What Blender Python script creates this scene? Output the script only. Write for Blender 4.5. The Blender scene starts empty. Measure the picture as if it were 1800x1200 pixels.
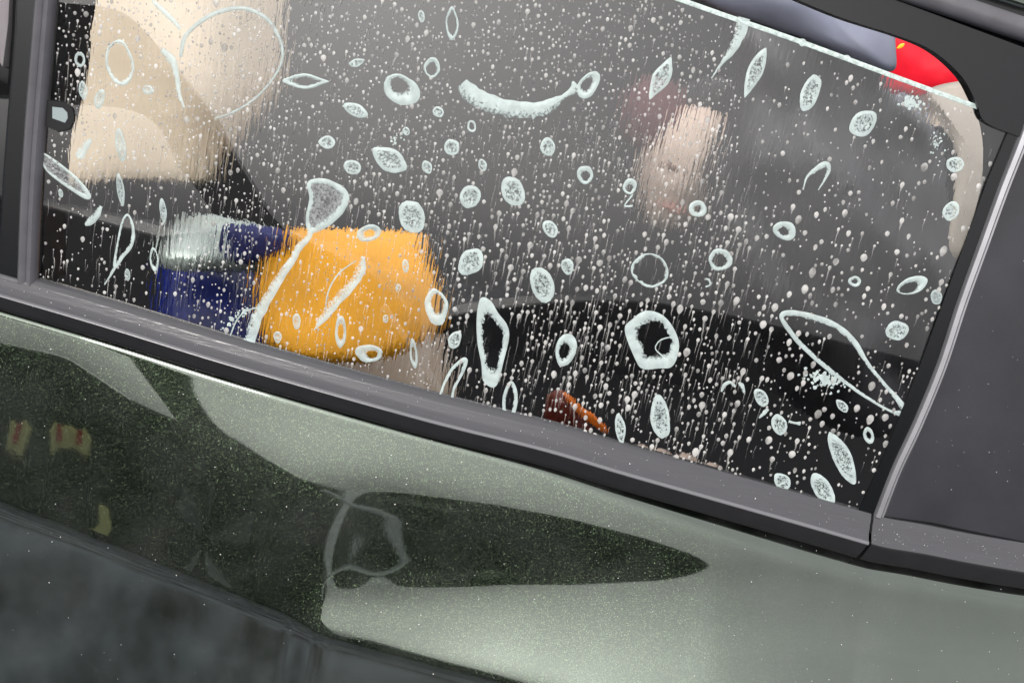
import bpy, bmesh, math, random
import numpy as np
from mathutils import Vector, noise as mnoise
R = math.radians
random.seed(7)
rng = np.random.default_rng(7)
S = bpy.context.scene
COL = S.collection

# ------------------------------------------------------------------ camera
PITCH, ROLL, YAW, FOC = -27.0, 13.0, 4.0, 1750.0
G0 = np.array([0, 0, 1.0])
p, yw = R(PITCH), R(YAW)
fw = np.array([math.sin(yw) * math.cos(p), math.cos(yw) * math.cos(p), math.sin(p)])
r0 = np.cross(fw, [0, 0, 1]); r0 /= np.linalg.norm(r0)
u0 = np.cross(r0, fw)
cr, sr = math.cos(R(ROLL)), math.sin(R(ROLL))
rt, up = r0 * cr + u0 * sr, -r0 * sr + u0 * cr
CAM = G0 - fw * 0.80
cd = bpy.data.cameras.new('camera'); cam = bpy.data.objects.new('camera', cd); COL.objects.link(cam)
from mathutils import Matrix
cam.matrix_world = Matrix(((rt[0], up[0], -fw[0], CAM[0]), (rt[1], up[1], -fw[1], CAM[1]), (rt[2], up[2], -fw[2], CAM[2]), (0, 0, 0, 1)))
cd.sensor_width = 36; cd.lens = 36 * FOC / 1800; cd.clip_start = 0.02; cd.clip_end = 500
cd.dof.use_dof = False
S.camera = cam

# ------------------------------------------------------------------ world, sun, exposure
SUN_EL, SUN_AZ = 27.0, 192.0      # azimuth of the sun, clockwise from +Y
W = bpy.data.worlds.new('World'); S.world = W; W.use_nodes = True
nt = W.node_tree; nt.nodes.clear()
out = nt.nodes.new('ShaderNodeOutputWorld'); bg = nt.nodes.new('ShaderNodeBackground')
sky = nt.nodes.new('ShaderNodeTexSky'); sky.sky_type = 'NISHITA'; sky.sun_disc = False
sky.sun_elevation = R(SUN_EL); sky.sun_rotation = R(SUN_AZ); sky.dust_density = 6.0; sky.air_density = 1.5; sky.ozone_density = 1.0
hs = nt.nodes.new('ShaderNodeHueSaturation'); hs.inputs['Saturation'].default_value = 0.12; hs.inputs['Value'].default_value = 1.0
# bright overcast: a soft cloud layer mixed over the clear-sky gradient
tcw = nt.nodes.new('ShaderNodeTexCoord'); cn = nt.nodes.new('ShaderNodeTexNoise'); cn.inputs['Scale'].default_value = 2.2; cn.inputs['Detail'].default_value = 5
nt.links.new(tcw.outputs['Generated'], cn.inputs['Vector'])
cm = nt.nodes.new('ShaderNodeMapRange'); cm.inputs['From Min'].default_value = .3; cm.inputs['From Max'].default_value = .7; cm.inputs['To Min'].default_value = 7.2; cm.inputs['To Max'].default_value = 9.6
nt.links.new(cn.outputs['Fac'], cm.inputs[0])
cc = nt.nodes.new('ShaderNodeVectorMath'); cc.operation = 'SCALE'; cc.inputs[0].default_value = (1.0, .975, 1.0); sz = nt.nodes.new('ShaderNodeSeparateXYZ'); nt.links.new(tcw.outputs['Generated'], sz.inputs[0])
zr = nt.nodes.new('ShaderNodeMapRange'); zr.inputs['From Min'].default_value = 0; zr.inputs['From Max'].default_value = 1; zr.inputs['To Min'].default_value = .85; zr.inputs['To Max'].default_value = 2.1
nt.links.new(sz.outputs['Z'], zr.inputs[0]); zm = nt.nodes.new('ShaderNodeMath'); zm.operation = 'MULTIPLY'; nt.links.new(zr.outputs[0], zm.inputs[0]); nt.links.new(cm.outputs[0], zm.inputs[1])
nt.links.new(zm.outputs[0], cc.inputs['Scale'])
mxw = nt.nodes.new('ShaderNodeMix'); mxw.data_type = 'RGBA'; mxw.inputs['Factor'].default_value = .62
nt.links.new(sky.outputs[0], hs.inputs['Color']); nt.links.new(hs.outputs[0], mxw.inputs[6]); nt.links.new(cc.outputs[0], mxw.inputs[7])
nt.links.new(mxw.outputs[2], bg.inputs[0])
bg.inputs[1].default_value = 0.10
nt.links.new(bg.outputs[0], out.inputs[0])
sl = bpy.data.lights.new('sun', 'SUN'); sl.energy = 1.5; sl.angle = R(10); sl.color = (1, .96, .9)
so = bpy.data.objects.new('sun', sl); COL.objects.link(so)
sd = Vector((math.sin(R(SUN_AZ)) * math.cos(R(SUN_EL)), math.cos(R(SUN_AZ)) * math.cos(R(SUN_EL)), math.sin(R(SUN_EL))))
so.rotation_euler = sd.to_track_quat('Z', 'Y').to_euler()
S.view_settings.view_transform = 'Standard'; S.view_settings.look = 'None'
S.view_settings.exposure = 0.35; S.view_settings.gamma = 1.0
S.render.engine = 'CYCLES'
S.cycles.max_bounces = 10; S.cycles.transparent_max_bounces = 24; S.cycles.transmission_bounces = 8; S.cycles.glossy_bounces = 5
S.cycles.use_denoising = True

# ------------------------------------------------------------------ geometry of the side window
GT = 12.0
GN = np.array([0, -math.cos(R(GT)), math.sin(R(GT))])      # outward normal of the pane
GU = np.array([0, math.sin(R(GT)), math.cos(R(GT))])       # up the pane
GX = np.array([1.0, 0, 0])
def ray(x, y):
    d = fw + rt * (x - 900) / FOC - up * (y - 600) / FOC
    return d / np.linalg.norm(d)
def G(x, y, off=0.0):
    """point of the pane's plane (raised by off) on the sight line of photo pixel x, y"""
    d = ray(x, y); q = G0 + GN * off
    return CAM + d * (np.dot(q - CAM, GN) / np.dot(d, GN))
def uv(x, y):
    q = G(x, y) - G0
    return np.array([q[0], np.dot(q, GU)])
def P(u, v, off=0.0):
    return G0 + GX * u + GU * v + GN * off
def Y(x, y, yy):
    d = ray(x, y)
    return CAM + d * ((yy - CAM[1]) / d[1])
def proj(q):
    v = np.asarray(q) - CAM; z = v @ fw
    return 900 + FOC * (v @ rt) / z, 600 - FOC * (v @ up) / z
def spline(pts, n=8, closed=False):
    pts = [np.array(q, float) for q in pts]; m = len(pts); o = []
    rngi = range(m if closed else m - 1)
    for i in rngi:
        if closed: a, b, c, d = pts[(i - 1) % m], pts[i], pts[(i + 1) % m], pts[(i + 2) % m]
        else: a, b, c, d = pts[max(i - 1, 0)], pts[i], pts[i + 1], pts[min(i + 2, m - 1)]
        for k in range(n):
            t = k / n
            o.append(0.5 * ((2 * b) + (c - a) * t + (2 * a - 5 * b + 4 * c - d) * t * t + (3 * b - a - 3 * c + d) * t ** 3))
    if not closed: o.append(pts[-1])
    return o

# ------------------------------------------------------------------ object helpers
def mesh(name, vs, fs, mat, parent=None, smooth=True, attr=None, mats=None, fm=None):
    me = bpy.data.meshes.new(name)
    me.from_pydata([tuple(map(float, v)) for v in vs], [], [tuple(map(int, f)) for f in fs])
    for m in (mats or [mat]): me.materials.append(m)
    if fm is not None: me.polygons.foreach_set('material_index', fm)
    if smooth: me.polygons.foreach_set('use_smooth', [True] * len(me.polygons))
    if attr is not None:
        a = me.attributes.new('dens', 'FLOAT', 'POINT'); a.data.foreach_set('value', np.asarray(attr, dtype=np.float32))
    me.update()
    o = bpy.data.objects.new(name, me); COL.objects.link(o)
    if parent is not None: o.parent = parent
    return o
def thing(name, label, cat, group=None, loc=(0, 0, 0)):
    o = bpy.data.objects.new(name, None); o.empty_display_size = .1; COL.objects.link(o)
    o.location = loc; tag(o, label, cat, group); return o
def tag(o, label=None, cat=None, group=None, kind=None):
    if label: o['label'] = label
    if cat: o['category'] = cat
    if group: o['group'] = group
    if kind: o['kind'] = kind
    return o
def fix(o):
    bm = bmesh.new(); bm.from_mesh(o.data); bmesh.ops.recalc_face_normals(bm, faces=bm.faces); bm.to_mesh(o.data); bm.free(); return o
def grid_faces(nu, nv, closed_u=False, closed_v=False):
    f = []
    for i in range(nu if closed_u else nu - 1):
        for j in range(nv if closed_v else nv - 1):
            a, b = i * nv + j, ((i + 1) % nu) * nv + j
            c, d = ((i + 1) % nu) * nv + (j + 1) % nv, i * nv + (j + 1) % nv
            f.append((a, b, c, d))
    return f
def prism(name, poly, y0, y1, mat, parent=None, bev=0.0):
    """outline in x, z extruded from y0 to y1"""
    n = len(poly); vs = [(q[0], y0, q[1]) for q in poly] + [(q[0], y1, q[1]) for q in poly]
    fs = [tuple(range(n)), tuple(range(2 * n - 1, n - 1, -1))] + [(i, (i + 1) % n + 0, (i + 1) % n + n, i + n) for i in range(n)]
    o = fix(mesh(name, vs, fs, mat, parent, smooth=False))
    if bev: m = o.modifiers.new('b', 'BEVEL'); m.width = bev; m.segments = 2; m.limit_method = 'ANGLE'
    return o
def slab(name, pix, o0, o1, mat, parent=None, bev=0.0, dy=None, curve=None):
    """photo outline laid on the pane's plane between the offsets o0 (inner) and o1 (outer)"""
    if curve: pix = list(pix[:curve[0]]) + [tuple(q) for q in spline(pix[curve[0]:curve[1]], 6)] + list(pix[curve[1]:])
    n = len(pix); vs = [G(x, y, o1) for x, y in pix] + [G(x, y, o1) + GN * (o0 - o1) for x, y in pix]
    fs = [tuple(range(n)), tuple(range(2 * n - 1, n - 1, -1))] + [(i, (i + 1) % n, (i + 1) % n + n, i + n) for i in range(n)]
    o = fix(mesh(name, vs, fs, mat, parent, smooth=False))
    if bev: m = o.modifiers.new('b', 'BEVEL'); m.width = bev; m.segments = 3; m.limit_method = 'ANGLE'
    return o
def sweep(name, path, prof, mat, parent=None, n=10, side=1, wid=None, smooth=True):
    """profile (across, height) pushed along a photo polyline lying on the pane; across points to the right of travel (times side)"""
    pp = [uv(*q) for q in path]; pp = spline(pp, n)
    vs = []; m = len(prof)
    for i, q in enumerate(pp):
        t = pp[min(i + 1, len(pp) - 1)] - pp[max(i - 1, 0)]; t /= np.linalg.norm(t)
        a = np.array([t[1], -t[0]]) * side
        w = 1.0 if wid is None else wid(i / (len(pp) - 1))
        for s, h in prof:
            c = q + a * s * w; vs.append(P(c[0], c[1], h))
    fs = grid_faces(len(pp), m)
    fs += [tuple(range(m)), tuple(range((len(pp) - 1) * m + m - 1, (len(pp) - 1) * m - 1, -1))]
    o = fix(mesh(name, vs, fs, mat, parent, smooth=smooth))
    if smooth: mod = o.modifiers.new('e', 'EDGE_SPLIT'); mod.split_angle = R(50)
    return o

# ------------------------------------------------------------------ materials
def mat(name, col=(.5, .5, .5), rough=.5, metal=0.0, spec=.5, coat=0.0, bump=0.0, bscale=200.0, var=0.0, vscale=8.0, stretch=None, coat_ior=1.5):
    m = bpy.data.materials.new(name); m.use_nodes = True; t = m.node_tree; b = t.nodes['Principled BSDF']
    b.inputs['Base Color'].default_value = (*col, 1); b.inputs['Roughness'].default_value = rough
    b.inputs['Metallic'].default_value = metal; b.inputs['Specular IOR Level'].default_value = spec
    b.inputs['Coat Weight'].default_value = coat; b.inputs['Coat IOR'].default_value = coat_ior; b.inputs['Coat Roughness'].default_value = .02
    if var or bump:
        tc = t.nodes.new('ShaderNodeTexCoord'); mp = t.nodes.new('ShaderNodeMapping'); t.links.new(tc.outputs['Object'], mp.inputs[0])
        if stretch: mp.inputs['Scale'].default_value = stretch
    if var:
        n = t.nodes.new('ShaderNodeTexNoise'); n.inputs['Scale'].default_value = vscale; n.inputs['Detail'].default_value = 6; t.links.new(mp.outputs[0], n.inputs['Vector'])
        r = t.nodes.new('ShaderNodeMapRange'); r.inputs['From Min'].default_value = .3; r.inputs['From Max'].default_value = .7
        r.inputs['To Min'].default_value = 1 - var; r.inputs['To Max'].default_value = 1 + var; t.links.new(n.outputs['Fac'], r.inputs[0])
        x = t.nodes.new('ShaderNodeVectorMath'); x.operation = 'SCALE'; x.inputs[0].default_value = col; t.links.new(r.outputs[0], x.inputs['Scale'])
        t.links.new(x.outputs[0], b.inputs['Base Color'])
    if bump:
        n2 = t.nodes.new('ShaderNodeTexNoise'); n2.inputs['Scale'].default_value = bscale; n2.inputs['Detail'].default_value = 4; t.links.new(mp.outputs[0], n2.inputs['Vector'])
        bp = t.nodes.new('ShaderNodeBump'); bp.inputs['Strength'].default_value = bump; bp.inputs['Distance'].default_value = .002
        t.links.new(n2.outputs['Fac'], bp.inputs['Height']); t.links.new(bp.outputs[0], b.inputs['Normal'])
    return m

def car_paint():
    m = mat('green_metallic_paint', (.054, .072, .056), .03, .97, .5, 1.0, coat_ior=1.8)
    t = m.node_tree; N = t.nodes.new; L = t.links.new; b = t.nodes['Principled BSDF']
    o = t.nodes['Material Output']
    tc = N('ShaderNodeTexCoord')
    # flakes
    v = N('ShaderNodeTexVoronoi'); v.inputs['Scale'].default_value = 2600; L(tc.outputs['Object'], v.inputs['Vector'])
    sub = N('ShaderNodeVectorMath'); sub.operation = 'SUBTRACT'; sub.inputs[1].default_value = (.5, .5, .5); L(v.outputs['Color'], sub.inputs[0])
    scl = N('ShaderNodeVectorMath'); scl.operation = 'SCALE'; scl.inputs['Scale'].default_value = .38; L(sub.outputs[0], scl.inputs[0])
    ge = N('ShaderNodeNewGeometry'); add = N('ShaderNodeVectorMath'); L(ge.outputs['Normal'], add.inputs[0]); L(scl.outputs[0], add.inputs[1])
    fv = N('ShaderNodeSeparateColor'); L(v.outputs['Color'], fv.inputs[0]); fp = N('ShaderNodeMath'); fp.operation = 'POWER'; fp.inputs[1].default_value = 3.5; L(fv.outputs[2], fp.inputs[0])
    fm_ = N('ShaderNodeMath'); fm_.operation = 'MULTIPLY_ADD'; fm_.inputs[1].default_value = .030; fm_.inputs[2].default_value = .012; L(fp.outputs[0], fm_.inputs[0])
    nm = N('ShaderNodeVectorMath'); nm.operation = 'NORMALIZE'; L(add.outputs[0], nm.inputs[0])
    fl = N('ShaderNodeBsdfPrincipled'); fl.inputs['Base Color'].default_value = (.52, .74, .44, 1); fl.inputs['Metallic'].default_value = 1; fl.inputs['Roughness'].default_value = .22
    L(nm.outputs[0], fl.inputs['Normal'])
    # slight orange peel in the clear coat and specks of dried dust
    n2 = N('ShaderNodeTexNoise'); n2.inputs['Scale'].default_value = 260; n2.inputs['Detail'].default_value = 2; L(tc.outputs['Object'], n2.inputs['Vector'])
    bp = N('ShaderNodeBump'); bp.inputs['Strength'].default_value = .05; bp.inputs['Distance'].default_value = .00006; L(n2.outputs['Fac'], bp.inputs['Height'])
    L(bp.outputs[0], b.inputs['Normal']); L(bp.outputs[0], b.inputs['Coat Normal'])
    mx = N('ShaderNodeMixShader'); L(fm_.outputs[0], mx.inputs[0]); L(b.outputs[0], mx.inputs[1]); L(fl.outputs[0], mx.inputs[2])
    v2 = N('ShaderNodeTexVoronoi'); v2.inputs['Scale'].default_value = 150; L(tc.outputs['Object'], v2.inputs['Vector'])
    n3 = N('ShaderNodeTexNoise'); n3.inputs['Scale'].default_value = 9; n3.inputs['Detail'].default_value = 3; L(tc.outputs['Object'], n3.inputs['Vector'])
    cut = N('ShaderNodeMapRange'); cut.inputs['From Min'].default_value = .35; cut.inputs['From Max'].default_value = .75; cut.inputs['To Min'].default_value = .0; cut.inputs['To Max'].default_value = .11
    L(n3.outputs['Fac'], cut.inputs[0])
    sp = N('ShaderNodeSeparateColor'); L(v2.outputs['Color'], sp.inputs[0])
    gate = N('ShaderNodeMath'); gate.operation = 'GREATER_THAN'; gate.inputs[1].default_value = .72; L(sp.outputs[0], gate.inputs[0])
    les = N('ShaderNodeMath'); les.operation = 'LESS_THAN'; L(v2.outputs['Distance'], les.inputs[0]); L(cut.outputs[0], les.inputs[1])
    mu = N('ShaderNodeMath'); mu.operation = 'MULTIPLY'; L(gate.outputs[0], mu.inputs[0]); L(les.outputs[0], mu.inputs[1])
    df = N('ShaderNodeBsdfDiffuse'); df.inputs[0].default_value = (.6, .6, .55, 1)
    mx2 = N('ShaderNodeMixShader'); L(mu.outputs[0], mx2.inputs[0]); L(mx.outputs[0], mx2.inputs[1]); L(df.outputs[0], mx2.inputs[2])
    # thin film of dried dust, patchy
    n4 = N('ShaderNodeTexNoise'); n4.inputs['Scale'].default_value = 14; n4.inputs['Detail'].default_value = 8; n4.inputs['Roughness'].default_value = .7; L(tc.outputs['Object'], n4.inputs['Vector'])
    dr = N('ShaderNodeMapRange'); dr.inputs['From Min'].default_value = .4; dr.inputs['From Max'].default_value = .75; dr.inputs['To Min'].default_value = .0; dr.inputs['To Max'].default_value = .05; L(n4.outputs['Fac'], dr.inputs[0])
    df2 = N('ShaderNodeBsdfDiffuse'); df2.inputs[0].default_value = (.33, .34, .34, 1)
    mx3 = N('ShaderNodeMixShader'); L(dr.outputs[0], mx3.inputs[0]); L(mx2.outputs[0], mx3.inputs[1]); L(df2.outputs[0], mx3.inputs[2])
    L(mx3.outputs[0], o.inputs[0])
    return m

def glass(name, wet):
    """tinted side-window glass; the wet face carries the streaky water film"""
    m = bpy.data.materials.new(name); m.use_nodes = True; t = m.node_tree; t.nodes.clear(); N = t.nodes.new; L = t.links.new
    o = N('ShaderNodeOutputMaterial'); g = N('ShaderNodeBsdfRefraction' if wet else 'ShaderNodeBsdfGlass'); g.inputs['IOR'].default_value = 1.85; g.inputs['Roughness'].default_value = 0
    g.inputs['Color'].default_value = (.94, .95, .95, 1)
    if wet:
        ge = N('ShaderNodeNewGeometry')
        def streak(sx, sz, det, dist):
            mp = N('ShaderNodeMapping'); mp.inputs['Scale'].default_value = (sx, 1, sz); L(ge.outputs['Position'], mp.inputs[0])
            n = N('ShaderNodeTexNoise'); n.inputs['Scale'].default_value = 1; n.inputs['Detail'].default_value = det; n.inputs['Distortion'].default_value = dist
            L(mp.outputs[0], n.inputs['Vector']); return n
        a = streak(330, 40, 2, .4); c = streak(420, 260, 1, 0)
        s = N('ShaderNodeMath'); s.operation = 'MULTIPLY_ADD'; s.inputs[1].default_value = .2; L(c.outputs['Fac'], s.inputs[0]); L(a.outputs['Fac'], s.inputs[2])
        sp = N('ShaderNodeSeparateXYZ'); L(ge.outputs['Position'], sp.inputs[0])
        mr = N('ShaderNodeMapRange'); mr.inputs['From Min'].default_value = .18; mr.inputs['From Max'].default_value = .30; mr.inputs['To Min'].default_value = 1.0; mr.inputs['To Max'].default_value = .25
        L(sp.outputs['X'], mr.inputs[0])
        bp = N('ShaderNodeBump'); bp.inputs['Distance'].default_value = .00017; L(mr.outputs[0], bp.inputs['Strength']); L(s.outputs[0], bp.inputs['Height'])
        L(bp.outputs[0], g.inputs['Normal'])
    L(g.outputs[0], o.inputs[0])
    return m

def foam_mat(name, col, keep=0.0, fine=1.0):
    """soap foam: solid where dense, broken into bubbles where thin"""
    m = bpy.data.materials.new(name); m.use_nodes = True; t = m.node_tree; N = t.nodes.new; L = t.links.new
    b = t.nodes['Principled BSDF']; b.inputs['Roughness'].default_value = .45; b.inputs['Specular IOR Level'].default_value = .5
    ge = N('ShaderNodeNewGeometry'); at = N('ShaderNodeAttribute'); at.attribute_name = 'dens'
    v = N('ShaderNodeTexVoronoi'); v.inputs['Scale'].default_value = 820 * fine; L(ge.outputs['Position'], v.inputs['Vector'])
    n = N('ShaderNodeTexNoise'); n.inputs['Scale'].default_value = 520 * fine; n.inputs['Detail'].default_value = 5; n.inputs['Roughness'].default_value = .65; L(ge.outputs['Position'], n.inputs['Vector'])
    nl = N('ShaderNodeTexNoise'); nl.inputs['Scale'].default_value = 140; nl.inputs['Detail'].default_value = 3; L(ge.outputs['Position'], nl.inputs['Vector'])
    # alpha = dens*a + noise
    a1 = N('ShaderNodeMath'); a1.operation = 'MULTIPLY_ADD'; a1.inputs[1].default_value = 2.3; a1.inputs[2].default_value = -2.25; L(at.outputs['Fac'], a1.inputs[0])
    a2 = N('ShaderNodeMath'); a2.operation = 'MULTIPLY_ADD'; a2.inputs[1].default_value = 2.6; L(n.outputs['Fac'], a2.inputs[0]); L(a1.outputs[0], a2.inputs[2])
    a3 = N('ShaderNodeMath'); a3.operation = 'MULTIPLY_ADD'; a3.inputs[1].default_value = .5; L(v.outputs['Distance'], a3.inputs[0]); L(a2.outputs[0], a3.inputs[2])
    mr = N('ShaderNodeMapRange'); mr.inputs['From Min'].default_value = .1; mr.inputs['From Max'].default_value = .75; mr.inputs['To Min'].default_value = keep; mr.inputs['To Max'].default_value = .84
    L(a3.outputs[0], mr.inputs[0]); L(mr.outputs[0], b.inputs['Alpha'])
    cr_ = N('ShaderNodeMapRange'); cr_.inputs['From Min'].default_value = .3; cr_.inputs['From Max'].default_value = .7; cr_.inputs['To Min'].default_value = .8; cr_.inputs['To Max'].default_value = 1.1; L(nl.outputs['Fac'], cr_.inputs[0])
    x = N('ShaderNodeVectorMath'); x.operation = 'SCALE'; x.inputs[0].default_value = col; L(cr_.outputs[0], x.inputs['Scale']); L(x.outputs[0], b.inputs['Base Color'])
    bp = N('ShaderNodeBump'); bp.inputs['Strength'].default_value = .35; bp.inputs['Distance'].default_value = .0004; L(n.outputs['Fac'], bp.inputs['Height']); L(bp.outputs[0], b.inputs['Normal'])
    return m

def drop_mat(name):
    m = bpy.data.materials.new(name); m.use_nodes = True; t = m.node_tree; N = t.nodes.new; L = t.links.new
    b = t.nodes['Principled BSDF']; b.inputs['Base Color'].default_value = (.36, .33, .32, 1); b.inputs['Roughness'].default_value = .35; b.inputs['Specular IOR Level'].default_value = .3
    oi = N('ShaderNodeNewGeometry')
    at = N('ShaderNodeAttribute'); at.attribute_name = 'dens'
    mr = N('ShaderNodeMapRange'); mr.inputs['To Min'].default_value = .0; mr.inputs['To Max'].default_value = .74; L(at.outputs['Fac'], mr.inputs[0]); L(mr.outputs[0], b.inputs['Alpha'])
    n = N('ShaderNodeTexNoise'); n.inputs['Scale'].default_value = 90; L(oi.outputs['Position'], n.inputs['Vector'])
    r = N('ShaderNodeMapRange'); r.inputs['From Min'].default_value = .35; r.inputs['From Max'].default_value = .65; r.inputs['To Min'].default_value = .55; r.inputs['To Max'].default_value = 1.4; L(n.outputs['Fac'], r.inputs[0])
    x = N('ShaderNodeVectorMath'); x.operation = 'SCALE'; x.inputs[0].default_value = (.46, .455, .44); L(r.outputs[0], x.inputs['Scale']); L(x.outputs[0], b.inputs['Base Color'])
    return m

M_PAINT = car_paint()
M_GLASS = glass('window_glass_outer', False); M_WET = glass('window_glass_wet', True)
M_EDGE = mat('glass_edge_green', (.50, .60, .57), .25, bump=.4, bscale=900, var=.3, vscale=300)
M_RUB = mat('black_rubber_trim', (.013, .013, .014), .42, bump=.10, bscale=1200, var=.15, vscale=60)
M_RUBU = mat('lit_brushed_rubber', (.062, .062, .068), .2, bump=.08, bscale=1, var=.07, vscale=1, stretch=(25, 900, 900))  # moulding rubber in a paler copy, painting the light on its upward face
M_SEAL = mat('grey_seal', (.10, .098, .108), .36, bump=.1, bscale=800, var=.12, vscale=60)
M_GLOSS = mat('black_pillar_plastic', (.004, .005, .006), .25, bump=.05, bscale=1500)
M_QUARTER = mat('dark_grey_quarter_plastic', (.028, .028, .033), .36, bump=.10, bscale=1600, var=.3, vscale=12)
M_CHROME = mat('satin_channel_metal', (.34, .34, .36), .3, .6, var=.1, vscale=50)
M_BLACK = mat('black_interior', (.006, .006, .007), .8)
M_FOAM = foam_mat('soap_foam', (.50, .59, .575))
M_FILM = foam_mat('thin_soap_film', (.30, .32, .32), .10)
M_FOAMF = foam_mat('faint_soap_foam', (.42, .50, .49), .25)
M_DROP = drop_mat('soapy_water_drop')

# ================================================================== THE CAR
car = thing('car', 'dark green metallic car with a half lowered, soap-splashed side window', 'car', loc=(0, 0, 0))

# pane
glass_poly = [(60, 560), (-20, 560), (20, -900), (600, -220), (1200, 0), (1790, 213), (1800, 300), (1560, 960), (1200, 880), (600, 700)]
gp = [uv(*q) for q in glass_poly]
n = len(gp); TH = .0045
vs = [P(a, b, 0) for a, b in gp] + [P(a, b, -TH) for a, b in gp]
fs = [tuple(range(n)), tuple(range(2 * n - 1, n - 1, -1))] + [(i, (i + 1) % n, (i + 1) % n + n, i + n) for i in range(n)]
pane = mesh('window_glass', vs, fs, None, car, smooth=False, mats=[M_GLASS, M_WET, M_EDGE], fm=[0, 1] + [2] * n)
fix(pane)
# ground top edge of the pane: worn bright lip
e = sweep('glass_edge', [(900, -110), (1200, 0), (1400, 70), (1600, 144), (1786, 212)], [(-.0012, -.0040), (-.0012, .0006), (.0008, .0010), (.0022, .0006), (.0022, .0001), (.001, -.0040)], M_EDGE, car)

# belt moulding
BELT = [(-60, 455), (0, 473), (200, 531), (400, 592), (600, 649), (780, 698), (970, 745), (1110, 786), (1310, 842), (1528, 904)]
def W_(t): return 1.0
prof_up = [(-.002, -.006), (-.002, .003), (.001, .0055), (.0040, .0072), (.0048, .0073), (.0095, .0108), (.0104, .0109), (.0148, .0150), (.0160, .0168), (.0172, .0178)]
prof_lo = [(.0172, .0176), (.0184, .0178), (.0196, .0174), (.0225, .0160), (.0300, .0125), (.0352, .0095), (.0370, .0060), (.0370, -.006)]
bw = lambda t: .78 + .26 * t
sweep('belt_moulding', BELT, prof_lo, M_RUB, car, wid=bw)
sweep('moulding_lip', BELT, prof_up, M_RUBU, car, wid=bw)
sweep('moulding_ridge', BELT, [(.0160, .0160), (.0166, .0180), (.0174, .0190), (.0184, .0191), (.0192, .0184), (.0197, .0165)], mat('ridge_highlight', (.16, .16, .17), .22, bump=.05, bscale=700), car, wid=bw)  # pale glossy strip; its colour paints in the highlight along the ridge
CAP = [(1532, 905), (1560, 912), (1620, 922), (1700, 938), (1800, 955), (1900, 968)]
cap = sweep('moulding_end', CAP, [(a, b + .0005) for a, b in prof_lo], M_RUB, car, wid=lambda t: 1.04)
sweep('moulding_end_lip', CAP, [(a, b + .0005) for a, b in prof_up], M_RUBU, car, wid=lambda t: 1.04)

# front pillar
slab('pillar_trim', [(28, -60), (24, 60), (14, 170), (4, 300), (-8, 520), (60, 520), (46, 480), (48, 380), (56, 240), (66, 120), (82, -60)], -.03, .006, M_GLOSS, car, bev=.002)
slab('pillar_trim_back', [(26, -60), (22, 60), (14, 150), (-60, 100), (-60, 560), (20, 560), (40, 300), (60, -60)], -.04, -.002, M_BLACK, car)
slab('front_door_frame', [(-60, -60), (20, -60), (16, 40), (6, 118), (-60, 10)], -.02, -.0025, mat('white_trim', (.8, .72, .76), .4), car)
sweep('window_seal', [(72, -60), (58, 110), (48, 240), (41, 360), (36, 500)], [(-.001, -.01), (0, .006), (.002, .0085), (.006, .0070), (.0066, .0060), (.0105, .0078), (.0130, .0050), (.0135, -.002)], M_SEAL, car, side=-1)
slab('inner_seal', [(100, -60), (140, -60), (122, 60), (118, 100), (108, 180), (84, 250), (80, 350), (78, 500), (60, 510), (62, 400), (75, 240), (88, 110)], -.05, -.007, M_BLACK, car)

# right channel + quarter panel
RC = [(1812, 160), (1790, 232), (1752, 330), (1716, 430), (1680, 530), (1644, 640), (1604, 738), (1566, 820), (1534, 903)]
sweep('window_channel', RC, [(.0005, -.01), (0, .0035), (-.0010, .0055), (-.0045, .0062), (-.0062, .0046), (-.0066, .0028), (-.0085, .0030), (-.0088, -.006)], M_CHROME, car, side=1)
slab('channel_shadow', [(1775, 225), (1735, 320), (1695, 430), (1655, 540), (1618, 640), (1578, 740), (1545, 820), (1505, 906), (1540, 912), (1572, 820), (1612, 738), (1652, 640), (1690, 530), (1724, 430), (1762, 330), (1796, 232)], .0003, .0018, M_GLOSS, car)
slab('quarter_panel', [(1832, 160), (1808, 235), (1770, 332), (1734, 432), (1698, 533), (1662, 642), (1622, 742), (1586, 824), (1552, 908), (1640, 920), (1720, 937), (1860, 965), (1990, 965), (1990, 120)], -.02, .0025, M_QUARTER, car, bev=.0015)

# upper frame
slab('upper_frame', [(1300, -60), (1390, -5), (1480, 32), (1580, 64), (1640, 90), (1690, 134), (1716, 180), (1732, 215), (1790, 240), (1990, 290), (1990, 60), (1800, 84), (1560, -5), (1480, -60)], -.008, .004, M_GLOSS, car, curve=(1, 9))
sweep('frame_trim', [(1400, -60), (1560, -6), (1680, 34), (1800, 74), (1900, 104)], [(.0008, .002), (0, .010), (-.004, .014), (-.010, .014), (-.0145, .011), (-.015, .002)], M_SEAL, car)
slab('roof_gutter', [(1480, -70), (1575, -30), (1800, 52), (1990, 120), (1990, 60), (1800, 18), (1730, -8), (1560, -80)], -.02, .006, M_GLOSS, car)
slab('roof_rail', [(1600, -80), (1740, -4), (1800, 15), (1990, 62), (1990, -80)], -.02, .014, M_PAINT, car, bev=.003)

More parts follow.
